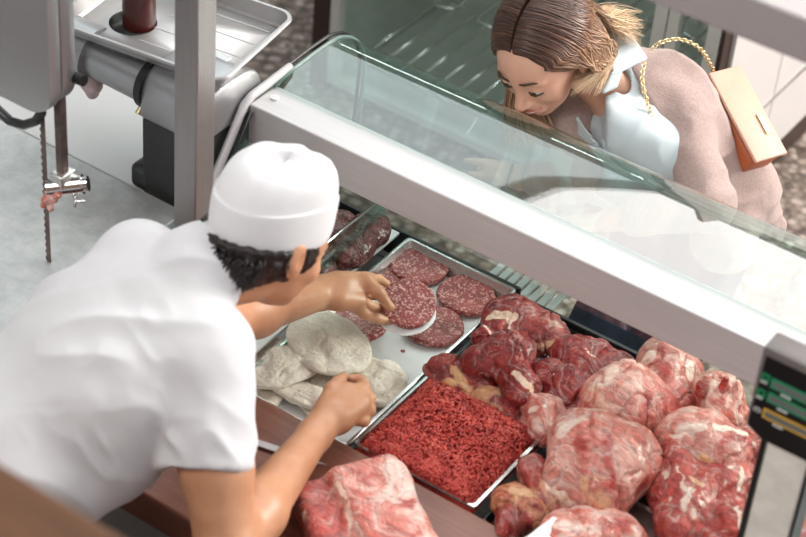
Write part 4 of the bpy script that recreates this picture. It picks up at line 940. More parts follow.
# ================================================================== PEOPLE
def head_prims(F, c, fwd, up, s=1.0, female=False, k=.012, ear_side=(1, -1)):
    """head about centre c (between the ears), size s=1 -> 0.15 wide, 0.19 deep, 0.23 high"""
    fwd = unit(fwd); up = unit(A_(up)-fwd*(A_(up)@fwd)); sd = np.cross(fwd, up)     # sd : the person's right
    P = lambda x, y, z: A_(c)+s*(x*sd+y*fwd+z*up)
    E = lambda x, y, z, a, b_, d, kk=k, tilt=0: F.add(p_ell(P(x, y, z), sd, fwd*math.cos(tilt)+up*math.sin(tilt), up*math.cos(tilt)-fwd*math.sin(tilt), a*s, b_*s, d*s), kk*s)
    E(0, -.012, .028, .076, .096, .086, 0)            # cranium
    E(0, .030, .010, .067, .066, .085)                # forehead / mid face
    jw = .050 if female else .057
    E(0, .040, -.045, jw, .052, .058, .02)            # jaw
    E(0, .068, -.082, .022 if female else .028, .020, .018, .015)      # chin
    for q in (1, -1):
        E(q*.040, .062, -.022, .024, .022, .022, .014)        # cheekbone
        E(q*.030, .074, .022, .022, .012, .009, .008)         # brow ridge
    for q in (1, -1):
        F.cut(p_ell(P(q*.031, .097, .004), sd, fwd, up, .015*s, .010*s, .010*s), .010*s)
        F.add(p_ell(P(q*.031, .0785, .0085), sd, fwd, up, .0155*s, .0135*s, .0085*s), .003*s)
    # nose
    F.add(p_cap(P(0, .083, .012), P(0, .110, -.026), .0065*s, .0095*s), .010*s)
    E(0, .107, -.030, .0105, .010, .009, .006)
    for q in (1, -1): E(q*.011, .098, -.034, .007, .009, .006, .005)
    # mouth area
    E(0, .086, -.055, .026, .016, .018, .010)
    F.cut(p_cap(P(-.020, .104, -.0545), P(.020, .104, -.0545), .0025*s), .003*s)
    for q in ear_side:
        F.add(p_ell(P(q*.078, -.006, -.004), sd+fwd*-.35*q*0, fwd*.95+up*.25, up*.95-fwd*.25, .007*s, .017*s, .031*s), .004*s)
        F.add(p_ell(P(q*.083, -.012, .004), sd, fwd, up, .006*s, .017*s, .026*s), .004*s)
        F.cut(p_ell(P(q*.088, -.002, .002), sd, fwd, up, .005*s, .009*s, .016*s), .003*s)
    return P, sd, fwd, up
def face_parts(person, P, sd, fwd, up, s, female, look=(0, 0)):
    for q in (1, -1):
        F = Field(P(q*.031, .084, .004)-.02, P(q*.031, .084, .004)+.02, .0012); F.add(p_ell(P(q*.031, .0795, .002), sd, fwd, up, .0130*s, .0110*s, .0070*s), 0)
        e = F.mesh('eye', M['eye'], person, 1); F = Field(P(q*.031, .09, .004)-.012, P(q*.031, .09, .004)+.012, .0007); F.add(p_ell(P(q*.031+look[0], .0885, .003+look[1]), sd, fwd, up, .0052*s, .0038*s, .0052*s), 0); F.mesh('iris', M['iris'], e, 1)
        MB().tube([P(q*.018, .0895, -.0005), P(q*.025, .0925, -.0025), P(q*.034, .0915, -.0025), P(q*.048, .083, .002)], [.0010*s, .0022*s, .0024*s, .0012*s], 8).build('eyelashes', M['brow'], person, True)
        MB().tube([P(q*.012, .0945, .026), P(q*.024, .0945, .031), P(q*.036, .088, .0315), P(q*.047, .077, .026)], [.0016*s, .0024*s, .0022*s, .001*s], 8).build('eyebrow', M['brow'], person, True)
    if female:   # smiling: corners up, teeth showing
        mb = MB().tube([P(-.029, .0880, -.0455), P(-.014, .0995, -.0505), P(-.004, .1035, -.0510), P(0, .1032, -.0517), P(.004, .1035, -.0510), P(.014, .0995, -.0505), P(.029, .0880, -.0455)], [.0008, .0018, .0022, .0020, .0022, .0018, .0008], 8)
        mb.tube([P(-.029, .0880, -.0465), P(-.015, .0970, -.0590), P(0, .1000, -.0635), P(.015, .0970, -.0590), P(.029, .0880, -.0465)], [.0008, .0024, .0032, .0024, .0008], 8)
    else:
        mb = MB().tube([P(-.023, .0955, -.0515), P(-.012, .1015, -.0500), P(0, .1030, -.0492), P(.012, .1015, -.0500), P(.023, .0955, -.0515)], [.001, .0022, .0026, .0022, .001], 8)
        mb.tube([P(-.023, .0955, -.0525), P(-.013, .0995, -.0595), P(0, .1015, -.0625), P(.013, .0995, -.0595), P(.023, .0955, -.0525)], [.0012, .0034, .0042, .0034, .0012], 8)
    mb.build('lips', M['lip'], person, True)
    if female: MB().tube([P(-.022, .0915, -.0500), P(-.011, .0985, -.0545), P(0, .1003, -.0570), P(.011, .0985, -.0545), P(.022, .0915, -.0500)], [.0012, .0036, .0042, .0036, .0012], 8).build('teeth', M['teeth'], person, True)
def chain(F, pts, rs, k=.006):
    for a, b_, ra, rb in zip(pts[:-1], pts[1:], rs[:-1], rs[1:]): F.add(p_cap(a, b_, ra, rb), k)

# ------------------------------------------------------------------ the butcher
man = thing('person', (-.45, -.93, 0), 'person in a white T-shirt and white cap leaning over the meat trays', 'person')
hips = A_([-.44, -.97, 1.0]); belly = A_([-.315, -.77, 1.07]); chest = A_([-.225, -.545, 1.175])
shL = at(145, 262, 1.245); shR = at(203, 352, 1.225); nb = at(203, 268, 1.285)
hcn = at(268, 240, 1.305); hf = A_([.27, .80, -.52]); hu_ = A_([.02, .46, .89])
elbR = at(226, 552, .985); wrR = at(314, 436, .935)
elbL = at(218, 322, 1.06); wrL = at(320, 293, .955)
def torso(F, g, k=.05):
    tx = unit(chest-hips); sdv = unit(shR-shL); sdv = unit(sdv-tx*(sdv@tx)); dn = np.cross(sdv, tx)
    F.add(p_ell(hips, tx, sdv, dn, .17+g, .175+g, .125+g), 0)
    F.add(p_ell((hips+belly)/2, tx, sdv, dn, .16+g, .155+g, .115+g), k)
    F.add(p_ell(belly, tx, sdv, dn, .16+g, .155+g, .115+g), k)
    F.add(p_ell(chest-tx*.03, tx, sdv, dn, .19+g, .175+g, .122+g), k)
    F.add(p_cap(shL+tx*-.02, shR+tx*-.01, .060+g, .066+g), k)
    F.add(p_cap(chest+tx*.06, nb, .085+g, .060+g), .04)
    return tx, sdv, dn
F = Field((-.72, -1.12, .84), (.14, .20, 1.47), .0038)
tx, sdv, dn = torso(F, -.014)
P_, hs, hf, hu_ = head_prims(F, hcn, hf, hu_, 1.02, False)
F.add(p_cap(nb-tx*.03, hcn-hu_*.055-hf*.028, .058, .056), .025)
F.add(p_cap(nb-tx*.06, hcn-hu_*.02-hf*.05, .05, .05), .02)
# upper arms and forearms
uR = shR*.42+elbR*.58
F.add(p_cap(shR, uR, .060, .056), .02); F.add(p_cap(uR, elbR, .055, .046), .02)
fm = elbR*.68+wrR*.32
F.add(p_cap(elbR, fm, .047, .047), .02); F.add(p_cap(fm, wrR, .046, .0285), .025)
uL = shL*.5+elbL*.5
F.add(p_cap(shL, uL, .058, .052), .02); F.add(p_cap(uL, elbL, .050, .044), .02)
fm = elbL*.66+wrL*.34; F.add(p_cap(elbL, fm, .045, .044), .02); F.add(p_cap(fm, wrL, .044, .032, flat=((0, 0, 1), 1.1)), .025)
def J(*a): return at(*a)
# left hand : thumb on top of the patty, fingers below
F.add(p_cap(wrL, J(338, 289, .955), .030, .032, flat=(CW, 1.15)), .015)
F.add(p_cap(J(338, 289, .955), J(358, 285, .952), .030, .024, flat=(CW, 1.2)), .012)
F.add(p_cap(J(340, 300, .952), J(359, 301, .940), .022, .016), .012)
chain(F, [J(346, 281, .958), J(366, 280, .962), J(379, 293, .950), J(390, 307, .926)], [.017, .0145, .0115, .0085], .007)      # thumb
F.add(p_ell(J(390.5, 307.5, .926), (1, 0, 0), (0, 1, 0), (0, 0, 1), .009, .009, .007), .004)
chain(F, [J(352, 304, .935), J(366, 314, .915), J(378, 319, .898), J(389, 321, .888)], [.013, .0105, .0095, .0078], .006)     # index
chain(F, [J(354, 297, .932), J(370, 306, .903), J(384, 311, .884), J(394, 314, .880)], [.013, .0105, .0095, .008], .005)
chain(F, [J(355, 289, .935), J(371, 294, .902), J(385, 298, .880), J(396, 301, .876)], [.0125, .0105, .0095, .008], .005)
chain(F, [J(356, 282, .945), J(370, 278, .925), J(379, 279, .905), J(387, 284, .892)], [.012, .010, .0085, .0075], .005)
# right hand : loose fist, thumb against the first finger
F.add(p_cap(wrR, J(331, 415, .935), .0285, .031, flat=(CW, 1.15)), .015)
F.add(p_cap(J(331, 415, .935), J(346, 397, .935), .031, .027, flat=(CW, 1.15)), .012)
F.add(p_cap(J(340, 420, .930), J(360, 404, .928), .024, .020), .012)
chain(F, [J(326, 404, .940), J(332, 390, .948), J(338, 383, .946), J(343, 377, .940)], [.017, .0135, .012, .0095], .006)      # thumb
chain(F, [J(352, 392, .940), J(364, 388, .930), J(360, 380, .922), J(350, 378.5, .925)], [.014, .0120, .0100, .0085], .005)  # first finger
chain(F, [J(356, 400, .936), J(369, 399, .920), J(364, 389, .906), J(353, 388, .908)], [.014, .0125, .0105, .0085], .004)
chain(F, [J(356, 409, .930), J(369, 410, .912), J(364, 402, .897), J(354, 398, .900)], [.0135, .0120, .0100, .0085], .004)
chain(F, [J(352, 418, .925), J(364, 421, .905), J(360, 412, .892), J(351, 407, .896)], [.0125, .0110, .0095, .008], .004)
body = F.mesh('body', M['skin_m'], man, 1)
# T-shirt
F = Field((-.80, -1.20, .80), (.20, -.20, 1.42), .0048)
torso(F, 0)
hang = elbR-shR; F.add(p_ell(at(88, 462, 1.04), tx, sdv, dn, .13, .09, .09), .06)
slR = at(206, 467, 1.085); slL = shL*.35+elbL*.65
F.add(p_cap(shR+A_([0, .012, -.005]), slR, .070, .073, caps=True), .025)
F.add(p_cap(shL, slL, .068, .070, caps=True), .025)
# neckline and hem
nd = unit(hcn-nb); F.add(p_cap(nb-nd*.01, nb+nd*.035, .069, .066, caps=True), .02); F.cut(p_cap(nb+nd*.030, nb+nd*.16, .0625, .075), .004)
F.plane(hips-tx*.04, -tx)
def folds(V, n_):
    u = (V-chest)@tx; w = (V-chest)@sdv; z = (V-chest)@dn
    st_ = np.stack([u*4+w*5, w*15-u*10, z*7], -1)
    d = .0065*(1-np.abs(vnoise(st_, 3))*2)*1.0
    arm = np.exp(-(np.linalg.norm(V-(shR+A_([-.03, -.10, -.08])), axis=1)/.13)**2); q = np.stack([(V-shR)@unit(hang)*8, ((V-shR)@tx)*32, ((V-shR)@sdv)*20], -1)
    return d+arm*.008*(1-2*np.abs(vnoise(q, 9)))+.002*fbm(V*14, 4)
shirt = F.mesh('tshirt', M['cloth'], man, 2, folds); shirt['label'] = 'white short-sleeved T-shirt'
# collar band, cuff seam
ca = unit(hcn-nb); e1_ = unit(np.cross(ca, [1, 0, .2])); e2_ = np.cross(ca, e1_)
# cap: tapered cloth cap with a turned-up band
def cap_hat():
    c = hcn+hu_*.032-hf*.010; tilt = .30; u = unit(hu_*math.cos(tilt)-hf*math.sin(tilt)); f_ = unit(hf-u*(hf@u)); s_ = np.cross(f_, u)
    n = 64; V = []; Fc = []
    prof_ = [(0.985, -.004), (1.0, 0), (1.02, .004), (1.035, .022), (1.04, .046), (1.035, .062), (1.02, .0635), (1.01, .060), (1.0, .075), (.97, .092), (.90, .108), (.78, .119), (.6, .126), (.4, .129), (.2, .130), (0, .1305)]
    for r, h in prof_:
        for k in range(n):
            a = 2*PI*k/n; lx = .0835*r*math.cos(a); ly = .106*r*math.sin(a); hh = h
            if h > .06: hh = h+.006*math.sin(2*a+.6)-.010*(1-r)*(1 if abs(math.cos(a)) < .5 else .2)
            cr_ = max(0, h-.062)/.07; p = c+s_*lx+f_*(ly*(1-.10*cr_)+.016*cr_)+u*(hh*(1.02 if h > .06 else 1)-.014); V.append(p)
    V = A_(V)
    m = len(prof_)
    for i in range(m-1):
        for k in range(n): k2 = (k+1) % n; Fc.append([i*n+k, i*n+k2, (i+1)*n+k2, (i+1)*n+k])
    # soft cloth puckers on the crown
    w_ = np.repeat([max(0, min(1, (h-.066)/.02)) for r, h in prof_], n)
    q = np.stack([(V-c)@s_*34, (V-c)@f_*26, (V-c)@u*20], -1); V = V+(u*.6+f_*.2)[None]*(w_*(.020*fbm(q*1.1, 5)-.010*np.exp(-(vnoise(q*.7, 12)/.15)**2)))[:, None]
    o = mesh_obj('cap', V, Fc, M['hat'], man); o['label'] = 'white cloth cap with a turned-up band'
    mo = o.modifiers.new('s', 'SUBSURF'); mo.levels = 1; mo.render_levels = 1
    # side seam on the band
    a = math.radians(200)
    sp = [c+s_*(.0835*r*math.cos(a))+f_*(.106*r*math.sin(a))+u*(h-.012) for r, h in prof_[2:6]]
    MB().tube(sp, .0012, 6).build('seam', M['hat'], o, True)
    return c, u, f_, s_
hc2, hu2, hf2, hs2 = cap_hat()
# short dark hair under the cap : cap volume plus tufts
F = Field(hcn-.14, hcn+.14, .0035)
F.add(p_ell(hcn-hf*.022+hu_*.014, hs, hf, hu_, .087, .103, .084), 0)
F.add(p_ell(hcn-hf*.058-hu_*.040, hs, hf, hu_, .066, .052, .052), .02)
for q in (1, -1): F.add(p_ell(hcn+hs*q*.071+hf*.024+hu_*.008, hs, hf, hu_, .010, .020, .026), .01)
F.cut(p_ell(hcn+hf*.095-hu_*.035, hs, hf, hu_, .10, .085, .075), .006)
F.cut(p_ell(hcn+hs*.083-hf*.002-hu_*.012, hs, hf, hu_, .020, .018, .028), .004); F.cut(p_ell(hcn-hs*.083-hf*.002-hu_*.012, hs, hf, hu_, .020, .018, .028), .004)
F.plane(hc2-hu2*.010, hu2)
hairm = F.mesh('hair', M['hairdark'], man, 1, lambda V, n_: .003*vnoise(V*70, 2)+.0025*vnoise(V*160, 7))
mb = MB()
rr_ = random.Random(3)
for k in range(1500):
    a = rr_.uniform(-PI, 0); el = rr_.uniform(-.85, -.10)
    d = hs*math.cos(a)+hf*math.sin(a)
    if abs(math.cos(a)) > .90 and el < -.15: continue
    p = hcn-hf*.026+hu_*.008+hs*(.0875*math.cos(a)*math.cos(el))+hf*(.101*math.sin(a)*math.cos(el))+hu_*(.088*math.sin(el))
    if (p-hcn)@hu_ < -.075 or (p-hc2)@hu2 > -.021: continue
    g_ = rr_.uniform(-.45, .45); sw_ = np.cross(hu_, d); dirn = unit(-hu_+d*.12+sw_*g_); L_ = rr_.uniform(.012, .024)
    mb.tube([p-d*.003, p+dirn*L_*.5+d*.0035, p+dirn*L_+sw_*rr_.uniform(-.004, .004)+d*.002], [.0020, .0017, .0003], 4)
tf = mb.build('stray_locks', M['hairdark'], hairm, True); tf['kind'] = 'stuff'
face_parts(man, P_, hs, hf, hu_, 1.02, False)
# trousers and shoes
F = Field((-.85, -1.30, .06), (-.10, -.70, 1.12), .008)
F.add(p_ell(hips-tx*.03, tx, sdv, dn, .16, .178, .13), 0)
kl, kr = A_([-.56, -.93, .52]), A_([-.34, -.98, .52]); al, ar = A_([-.58, -1.06, .09]), A_([-.33, -1.10, .09])
for s_, kn_, an in ((-1, kl, al), (1, kr, ar)):
    hp_ = hips+sdv*s_*.085-A_([0, 0, .06]); F.add(p_cap(hp_, kn_, .092, .066), .04); F.add(p_cap(kn_, an, .066, .056), .03)
F.mesh('trousers', M['trousers'], man, 1, lambda V, n_: .003*fbm(V*12, 3))
for an in (al, ar):
    F = Field(an+A_([-.08, -.14, -.095]), an+A_([.08, .24, .06]), .006); F.add(p_ell(an+A_([0, .05, -.055]), (1, 0, 0), (0, 1, 0), (0, 0, 1), .048, .14, .036), 0).add(p_ell(an+A_([0, 0, -.02]), (1, 0, 0), (0, 1, 0), (0, 0, 1), .045, .06, .06), .02); F.plane(an-A_([0, 0, .088]), (0, 0, -1)); F.mesh('shoe', M['shoe'], man, 1)

# ------------------------------------------------------------------ the customer
wom = thing('person', (.22, 1.0, 0), 'person with long brown hair, taupe cardigan and pale blue blouse behind the glass', 'person')
whc = at(546, 50, 1.215); wf = unit(A_([.0, -.84, -.50])); wu = A_([-.18, -.50, .85]); WS = 1.06
pel = at(702, 190, .87); wnb = at(602, 78, 1.13)
wL = at(668, 82, 1.12); wR = at(560, 70, 1.09)
t2 = unit(wnb-pel); s2 = unit(wL-wR); s2 = unit(s2-t2*(s2@t2)); d2 = np.cross(t2, s2)
if d2[1] > 0: d2 = -d2
elW = at(708, 205, .99); hndW = at(598, 222, .86)
elR = at(575, 175, .97); wrW = at(520, 178, .93)
F = Field((-.42, .44, .74), (.52, 1.20, 1.40), .0038)
F.add(p_ell(pel, t2, s2, d2, .09, .11, .075), 0); m1 = pel*.45+wnb*.55; m0 = pel*.75+wnb*.25
F.add(p_ell(m0, t2, s2, d2, .11, .105, .075), .04); F.add(p_ell(m1, t2, s2, d2, .14, .115, .082), .04)
F.add(p_cap(wL-t2*.02, wR-t2*.02, .048), .03); F.add(p_cap(m1, wnb, .07, .05), .03)
F.add(p_cap(wL, elW, .045, .038), .02); F.add(p_cap(elW, hndW*.9+elW*.1, .038, .024), .02)
F.add(p_cap(wR, elR, .045, .038), .02); F.add(p_cap(elR, wrW, .037, .023), .02)
PW, ws, wf, wu = head_prims(F, whc, wf, wu, WS, True)
F.add(p_cap(wnb-t2*.02, whc-wu*.05-wf*.028, .047, .045), .02)
# right hand pointing at the glass
F.add(p_cap(wrW, J(503, 173, .935), .022, .023, flat=(CW, 1.2)), .012)
F.add(p_cap(J(503, 173, .935), J(493, 171, .935), .023, .020, flat=(CW, 1.15)), .01)
chain(F, [J(496, 165, .94), J(485, 163, .945), J(476, 162, .945), J(467, 161, .942)], [.0105, .0088, .0078, .0066], .005)
chain(F, [J(498, 178, .935), J(489, 175, .93), J(480, 176, .925), J(470, 174, .93)], [.0115, .0095, .0080, .0068], .005)   # thumb
chain(F, [J(491, 170, .93), J(481, 170, .915), J(479, 177, .900), J(486, 180, .900)], [.0105, .009, .008, .007], .004)
chain(F, [J(493, 176, .925), J(485, 180, .905), J(484, 186, .893), J(491, 186, .895)], [.010, .0088, .0078, .0068], .004)
chain(F, [J(497, 181, .92), J(490, 186, .900), J(490, 191, .890), J(496, 190, .892)], [.009, .0078, .007, .006], .004)
# left hand resting at the base of the glass
hv_ = unit(hndW-elW); F.add(p_cap(hndW-hv_*.02, hndW+hv_*.045, .022, .026, flat=((0, 0, 1), 1.4)), .012)
sv = unit(np.cross(hv_, [0, 0, 1.]))
for q, l_ in ((-.024, .050), (-.008, .062), (.008, .058), (.022, .044)):
    b0 = hndW+hv_*.055+sv*q; chain(F, [b0-hv_*.02, b0+hv_*l_*.5+A_([0, 0, .004]), b0+hv_*l_-A_([0, 0, .006])], [.0095, .0082, .0066], .004)
b0 = hndW+hv_*.005-sv*.02; chain(F, [b0, b0+hv_*.025-sv*.02, b0+hv_*.05-sv*.024], [.012, .009, .007], .005)
F.mesh('body', M['skin_w'], wom, 1)
face_parts(wom, PW, ws, wf, wu, WS, True, (0, -.002))
# blouse, open at the neck
F = Field((-.42, .40, .74), (.56, 1.22, 1.36), .0045)
F.add(p_ell(m0, t2, s2, d2, .14, .128, .098), 0); F.add(p_ell(m1, t2, s2, d2, .14, .130, .098), .04)
F.add(p_cap(wL-t2*.025-s2*.02, wR-t2*.02, .050), .02); F.add(p_cap(m1, wnb, .085, .062), .03)
F.add(p_ell(m1+d2*.045-A_([0, 0, .06]), s2, d2, (0, 0, 1), .12, .075, .12), .04)
F.add(p_ell(at(650, 150, 1.03), s2, d2, (0, 0, 1), .085, .06, .12), .04)
F.cut(p_cap(wnb+d2*.02, wnb+unit(whc-wnb)*.14, .062, .09), .006)
for q in (0, 1, 2, 3, 4, 5, 6):
    F.cut(p_cap(at(588+q*3.6, 100+q*8, 1.14-q*.008)+CW*.085, at(588+q*3.6, 100+q*8, 1.14-q*.008)-CW*.12, .032-.0042*q), .004)
def wfold(V, n_): q = np.stack([V[:, 0]*26, V[:, 1]*18, V[:, 2]*7], -1); return .006*(1-2*np.abs(vnoise(q, 3)))
bl_ = F.mesh('blouse', M['blouse'], wom, 2, wfold); bl_['label'] = 'pale blue blouse open at the neck'
# blouse collar flaps
cn = at(603, 62, 1.175)
def flap(P, th=.0032):
    F = Field(np.min(P, 0)-.02, np.max(P, 0)+.02, .0025)
    n = 36
    for i in range(n):
        a = i/(n-1); A0 = P[0]*(1-a)+P[1]*a; B0 = P[3]*(1-a)+P[2]*a; F.add(p_cap(A0, B0, th), .002)
    return F.mesh('collar', M['blouse'], wom, 1)
flap([at(603, 30, 1.22), at(622, 22, 1.22), at(646, 58, 1.19), at(614, 74, 1.19)])
flap([at(612, 74, 1.19), at(622, 68, 1.19), at(616, 86, 1.17), at(603, 92, 1.165)])
# placket edge
0 and MB().tube([at(606, 84, 1.165)-CW*.01, at(603, 104, 1.15)-CW*.012, at(606, 125, 1.13)-CW*.012, at(612, 150, 1.10)-CW*.01], .0028, 8).build('placket', M['blouse'], bl_, True)
# cardigan, open in front
F = Field((-.46, .40, .70), (.60, 1.30, 1.38), .0048)
F.add(p_ell(pel-t2*.02, t2, s2, d2, .14, .15, .11), 0); F.add(p_ell(m0, t2, s2, d2, .16, .145, .115), .04); F.add(p_ell(m1-d2*.012, t2, s2, d2, .16, .150, .113), .04)
F.add(p_cap(wL-t2*.025-d2*.008, wR-t2*.025-d2*.008, .063), .03); F.add(p_cap(m1-d2*.02, wnb-d2*.02, .085, .062), .03)
F.cut(p_box(m1+d2*.12-s2*.025, t2, s2, d2, .5, .100, .12, .02), .008)
F.add(p_cap(at(712, 140, .99), at(724, 240, .84), .060, .066), .03)
F.cut(p_cap(wnb+d2*.03, wnb+unit(whc-wnb)*.14, .070, .11), .006)
slW = elW*.9+wL*.1
F.add(p_cap(wL-t2*.01, elW, .058, .048), .018); F.add(p_cap(elW, hndW*.72+elW*.28, .048, .036, caps=True), .02)
F.add(p_cap(wR-t2*.01, elR, .060, .052), .022); F.add(p_cap(elR, wrW*.86+elR*.14, .050, .034, caps=True), .02)
for q in range(5): # hanging back panel at the hip
    F.add(p_ell(at(716+q*8, 178+q*6, .95-q*.02), s2, d2, (0, 0, 1), .035, .03, .10), .02)
cd = F.mesh('cardigan', M['cardigan'], wom, 2, lambda V, n_: .006*(1-2*np.abs(vnoise(np.stack([V[:, 0]*17, V[:, 1]*17, V[:, 2]*24], -1), 5)))+.002*fbm(V*30, 3)); cd['label'] = 'taupe knitted cardigan worn open'
# jeans and shoes
F = Field((-.25, .55, .06), (.60, 1.30, 1.0), .008)
F.add(p_ell(pel-A_([0, 0, .04]), s2, d2, t2, .125, .10, .11), 0)
k1, k2 = A_([.03, .62, .50]), A_([.18, .62, .50]); a1, a2 = A_([.06, 1.02, .09]), A_([.30, .98, .09])
for kn_, an, s_ in ((k1, a1, -1), (k2, a2, 1)): F.add(p_cap(pel+s2*s_*.08-A_([0, 0, .05]), kn_, .088, .076), .04); F.add(p_cap(kn_, an, .062, .048), .03)
F.mesh('jeans', M['jeans'], wom, 1, lambda V, n_: .004*fbm(V*14, 3))
for an in (a1, a2):
    F = Field(an+A_([-.08, -.24, -.095]), an+A_([.08, .14, .06]), .006); F.add(p_ell(an+A_([0, -.05, -.058]), (1, 0, 0), (0, 1, 0), (0, 0, 1), .042, .125, .032), 0).add(p_ell(an+A_([0, 0, -.02]), (1, 0, 0), (0, 1, 0), (0, 0, 1), .040, .05, .055), .02); F.plane(an-A_([0, 0, .088]), (0, 0, -1)); F.mesh('shoe', M['shoe'], wom, 1)

# long hair : many tapering locks from the parting
def hair():
    V = []; Fc = []; K = []; r_ = random.Random(11)
    S = WS
    def scalp(q, y, ph, g):
        k = math.sqrt(max(0, 1-((y+.016)/.100)**2)); return PW(q*.084*g*math.sin(ph)*max(k, .35), y, .034+.086*g*math.cos(ph)*k)
    locks = []
    for k in range(3000):
        left = r_.random() < .62
        q = -1 if left else 1
        y0 = r_.uniform(-.108, .066); g = r_.uniform(1.02, 1.10); dr = (.055 if left else .030)*(.4+r_.random()*.8)*(.45 if y0 > .03 else 1)
        P = [scalp(q, y0, .03+r_.uniform(0, .02), g*.99)]
        for ph in (.35, .75, 1.15, 1.5): P.append(scalp(q, max(y0-dr*(ph/1.5)**1.3, -.112), ph, g))
        if left:
            if y0 > -.050 or r_.random() < .15:
                jj = r_.uniform(-14, 16); e0 = at(590+r_.uniform(-18, 16)-jj*.3, 76+r_.uniform(-14, 8)+jj, 1.16+r_.uniform(-.005, .035)); s4 = PW(-.097*g/1.06, -.020+r_.uniform(-.045, .02), -.010); s5 = PW(-.098*g/1.06, -.035+r_.uniform(-.03, .02), -.050)
                P += [s4, s5, s5*.45+e0*.55-CW*.006, e0]
            else:
                e1 = at(616+r_.uniform(-24, 30), 26+r_.uniform(-18, 20), 1.205+r_.uniform(-.01, .01)); jx = r_.uniform(-.085, -.02); s4 = PW(jx, -.088-.01*r_.random(), r_.uniform(-.03, .03)); P += [s4, s4*.45+e1*.55-CW*.022+A_([r_.uniform(-.01, .01), 0, r_.uniform(-.006, .006)]), e1+A_([0, 0, -.006])]
        else:
            yb = .030+r_.uniform(-.07, .02); e0 = at(518+r_.uniform(-16, 24), 140+r_.uniform(-28, 14), 1.03+r_.uniform(-.02, .03))
            if r_.random() < .5: e0 = e0+A_([.01, .05, 0])
            s4 = PW(.084, yb, -.02); s5 = PW(.086, yb, -.07); P += [s4, s5, s5*.45+e0*.55+A_([-.004, 0, 0]), e0]
        locks.append((P, left))
    n = 22; s = 4
    for P, left in locks:
        P = A_(P); m = len(P)
        # Catmull-Rom
        pts = []
        for i in range(n+1):
            u = i/n*(m-1); j = min(int(u), m-2); f = u-j; p0 = P[max(j-1, 0)]; p1 = P[j]; p2 = P[j+1]; p3 = P[min(j+2, m-1)]
            pts.append(.5*((2*p1)+(-p0+p2)*f+(2*p0-5*p1+4*p2-p3)*f*f+(-p0+3*p1-3*p2+p3)*f**3))
        w = r_.uniform(.0011, .0026); ton = r_.random(); c0 = len(V); prev = None
        for i, p in enumerate(pts):
            t = pts[min(i+1, n)]-pts[max(i-1, 0)]; t = t/(np.linalg.norm(t)+1e-9); o_ = p-whc; o_ = o_-t*(o_@t); o_ = unit(o_+1e-6); b_ = np.cross(t, o_)
            x = i/n; ww = w*(1-.93*x**3)*(.5+min(x*6, .5)); wob = math.sin(x*7+ton*9)*.0016
            for k in range(s):
                a = 2*PI*k/s; V.append(p+b_*(math.cos(a)*ww+wob)+o_*math.sin(a)*ww*.45)
                K.append((min(1, max(0, x-.24)*(1.7 if left else 1.0)), ton, 0))
        for i in range(n):
            for k in range(s): k2 = (k+1) % s; Fc.append([c0+i*s+k, c0+i*s+k2, c0+(i+1)*s+k2, c0+(i+1)*s+k])
    o = mesh_obj('hair', V, Fc, M['hair'], wom, True, A_(K)); o['label'] = 'long brown hair with blonde ends'
    F = Field(whc-.16, whc+.16, .004); F.add(p_ell(PW(0, -.016, .034), ws, wf, wu, .084*S, .100*S, .086*S), 0); F.cut(p_ell(PW(0, .105, -.035), ws, wf, wu, .075*S, .070*S, .100*S), .006)
    F.add(p_ell(PW(0, -.055, -.045), ws, wf, wu, .07*S, .045*S, .06*S), .02)
    F.mesh('hair_base', M['brow'], o, 1)
hair()

# chain strap, bag, bracelet ---------------------------------------
bagc = at(742, 128, 1.03)
bag = thing('shoulder_bag', bagc-A_([0, 0, .12]), 'peach leather shoulder bag on a pale gold chain at the hip of the woman', 'bag')
b0, b1, b2_, b3 = at(713, 73, 1.08), at(741, 90, 1.05), at(777, 157, .93), at(742, 172, .93)
uu = unit(at(768, 155, .99)-at(728, 80, 1.08)); vv = unit(at(741, 88, 1.07)-at(713, 73, 1.10)); vv = unit(vv-uu*(vv@uu)); ww_ = np.cross(uu, vv)
ct = (at(723, 79, 1.08)+at(756, 158, .99))/2-CW*.045
if ww_@CW > 0: ww_ = -ww_
Lb = np.linalg.norm(at(764, 162, .99)-at(727, 76, 1.08))
bd = autosmooth(MB().obox(ct-ww_*.02, uu, vv, ww_, Lb, .085, .05, .010).build('body', M['bagin'], bag), 60)
autosmooth(MB().obox(ct+ww_*.010+vv*.004, uu, vv, ww_, Lb*1.02, .092, .008, .0035).build('flap', M['bag'], bag), 60)
MB().obox(ct+ww_*.016+uu*.03+vv*.025, uu, vv, ww_, .045, .012, .004, .001).build('clasp', M['gold'], bag)
autosmooth(MB().obox(ct-ww_*.052, uu, vv, ww_, Lb, .085, .012, .005).build('back_panel', M['bag'], bag), 60)
def chainlinks(P, name, parent, r=.0042, w=.0013, step=.0075):
    P = [A_(p) for p in P]; m = len(P); pts = []
    for i in range(241):
        u = i/240*(m-1); j = min(int(u), m-2); f = u-j; p0 = P[max(j-1, 0)]; p1 = P[j]; p2 = P[j+1]; p3 = P[min(j+2, m-1)]
        pts.append(.5*((2*p1)+(-p0+p2)*f+(2*p0-5*p1+4*p2-p3)*f*f+(-p0+3*p1-3*p2+p3)*f**3))
    acc = 0; last = pts[0]; mb = MB(); alt = 0
    for a, b_ in zip(pts[:-1], pts[1:]):
        acc += np.linalg.norm(b_-a)
        if acc >= step:
            acc = 0; t = unit(b_-a); u = unit(np.cross(t, [.3, .2, 1.])); v_ = np.cross(t, u); g = u if alt else v_; alt = 1-alt
            mb.tube([b_+t*math.cos(q)*r*1.35+g*math.sin(q)*r for q in np.linspace(0, 2*PI, 9)[:-1]], w, 5, closed=True)
    return mb.build(name, M['gold'], parent, True)
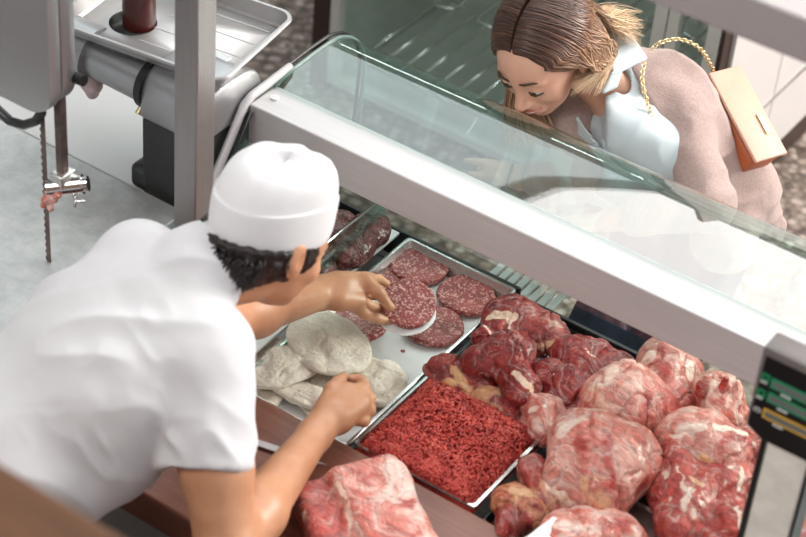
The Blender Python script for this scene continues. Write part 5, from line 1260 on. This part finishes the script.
chainlinks([at(648, 52, 1.19)-CW*.01, at(660, 43, 1.205)-CW*.01, at(680, 40, 1.20)-CW*.01, at(700, 50, 1.17)-CW*.01, at(714, 72, 1.10), at(720, 90, 1.07)], 'chain', bag)
chainlinks([at(644, 62, 1.185)-CW*.015, at(641, 80, 1.17)-CW*.02, at(645, 100, 1.14)-CW*.02, at(651, 118, 1.11)-CW*.02], 'chain', bag)
chainlinks([at(712, 135, 1.03), at(722, 132, 1.03)-CW*.02, at(736, 138, 1.0)-CW*.02, at(741, 146, .99), at(730, 150, .99)-CW*.02, at(716, 146, 1.0)-CW*.01], 'chain', bag, .0045, .0018)
br = MB(); ba = unit(wrW-J(503, 173, .935)); bc = J(509, 176, .933); e_ = unit(np.cross(ba, [0, 0, 1.])); g_ = np.cross(ba, e_)
br.tube([bc+e_*.0245*math.cos(q)+g_*.0245*math.sin(q) for q in np.linspace(0, 2*PI, 25)[:-1]], .0022, 6, closed=True); br.build('bracelet', M['black'], wom, True)

# ================================================================== CAMERA AND LIGHT
cam = bpy.data.cameras.new('camera'); co = bpy.data.objects.new('camera', cam); C.objects.link(co)
co.matrix_world = Matrix(((CR[0], CU[0], -CW[0], CAM[0]), (CR[1], CU[1], -CW[1], CAM[1]), (CR[2], CU[2], -CW[2], CAM[2]), (0, 0, 0, 1)))
cam.sensor_width = 36; cam.lens = FPX/806*36; cam.clip_start = .05
cam.dof.use_dof = True; cam.dof.focus_distance = 4.0; cam.dof.aperture_fstop = 4.0
sc_ = bpy.context.scene; sc_.camera = co
wd = bpy.data.worlds.new('daylight'); sc_.world = wd; wd.use_nodes = True
bg = wd.node_tree.nodes['Background']; bg.inputs[0].default_value = (.93, .96, 1.0, 1); bg.inputs[1].default_value = .62
def area(name, loc, target, sx, sy, power, col):
    l = bpy.data.lights.new(name, 'AREA'); l.shape = 'RECTANGLE'; l.size = sx; l.size_y = sy; l.energy = power; l.color = col
    o = bpy.data.objects.new(name, l); C.objects.link(o); o.location = loc
    o.rotation_euler = (Vector(target)-Vector(loc)).to_track_quat('-Z', 'Y').to_euler(); return o
area('shop_window_light', (3.6, 4.2, 3.2), (.2, .5, 1.0), 2.2, 1.8, 360, (1.0, .95, .88))
area('work_area_lamp', (-.6, -2.6, 4.2), (0, -.2, .9), 2.6, 1.6, 95, (1.0, .97, .93))
vs = sc_.view_settings; vs.view_transform = 'Standard'; vs.look = 'None'; vs.gamma = 1; vs.use_curve_mapping = False; vs.exposure = 0.14
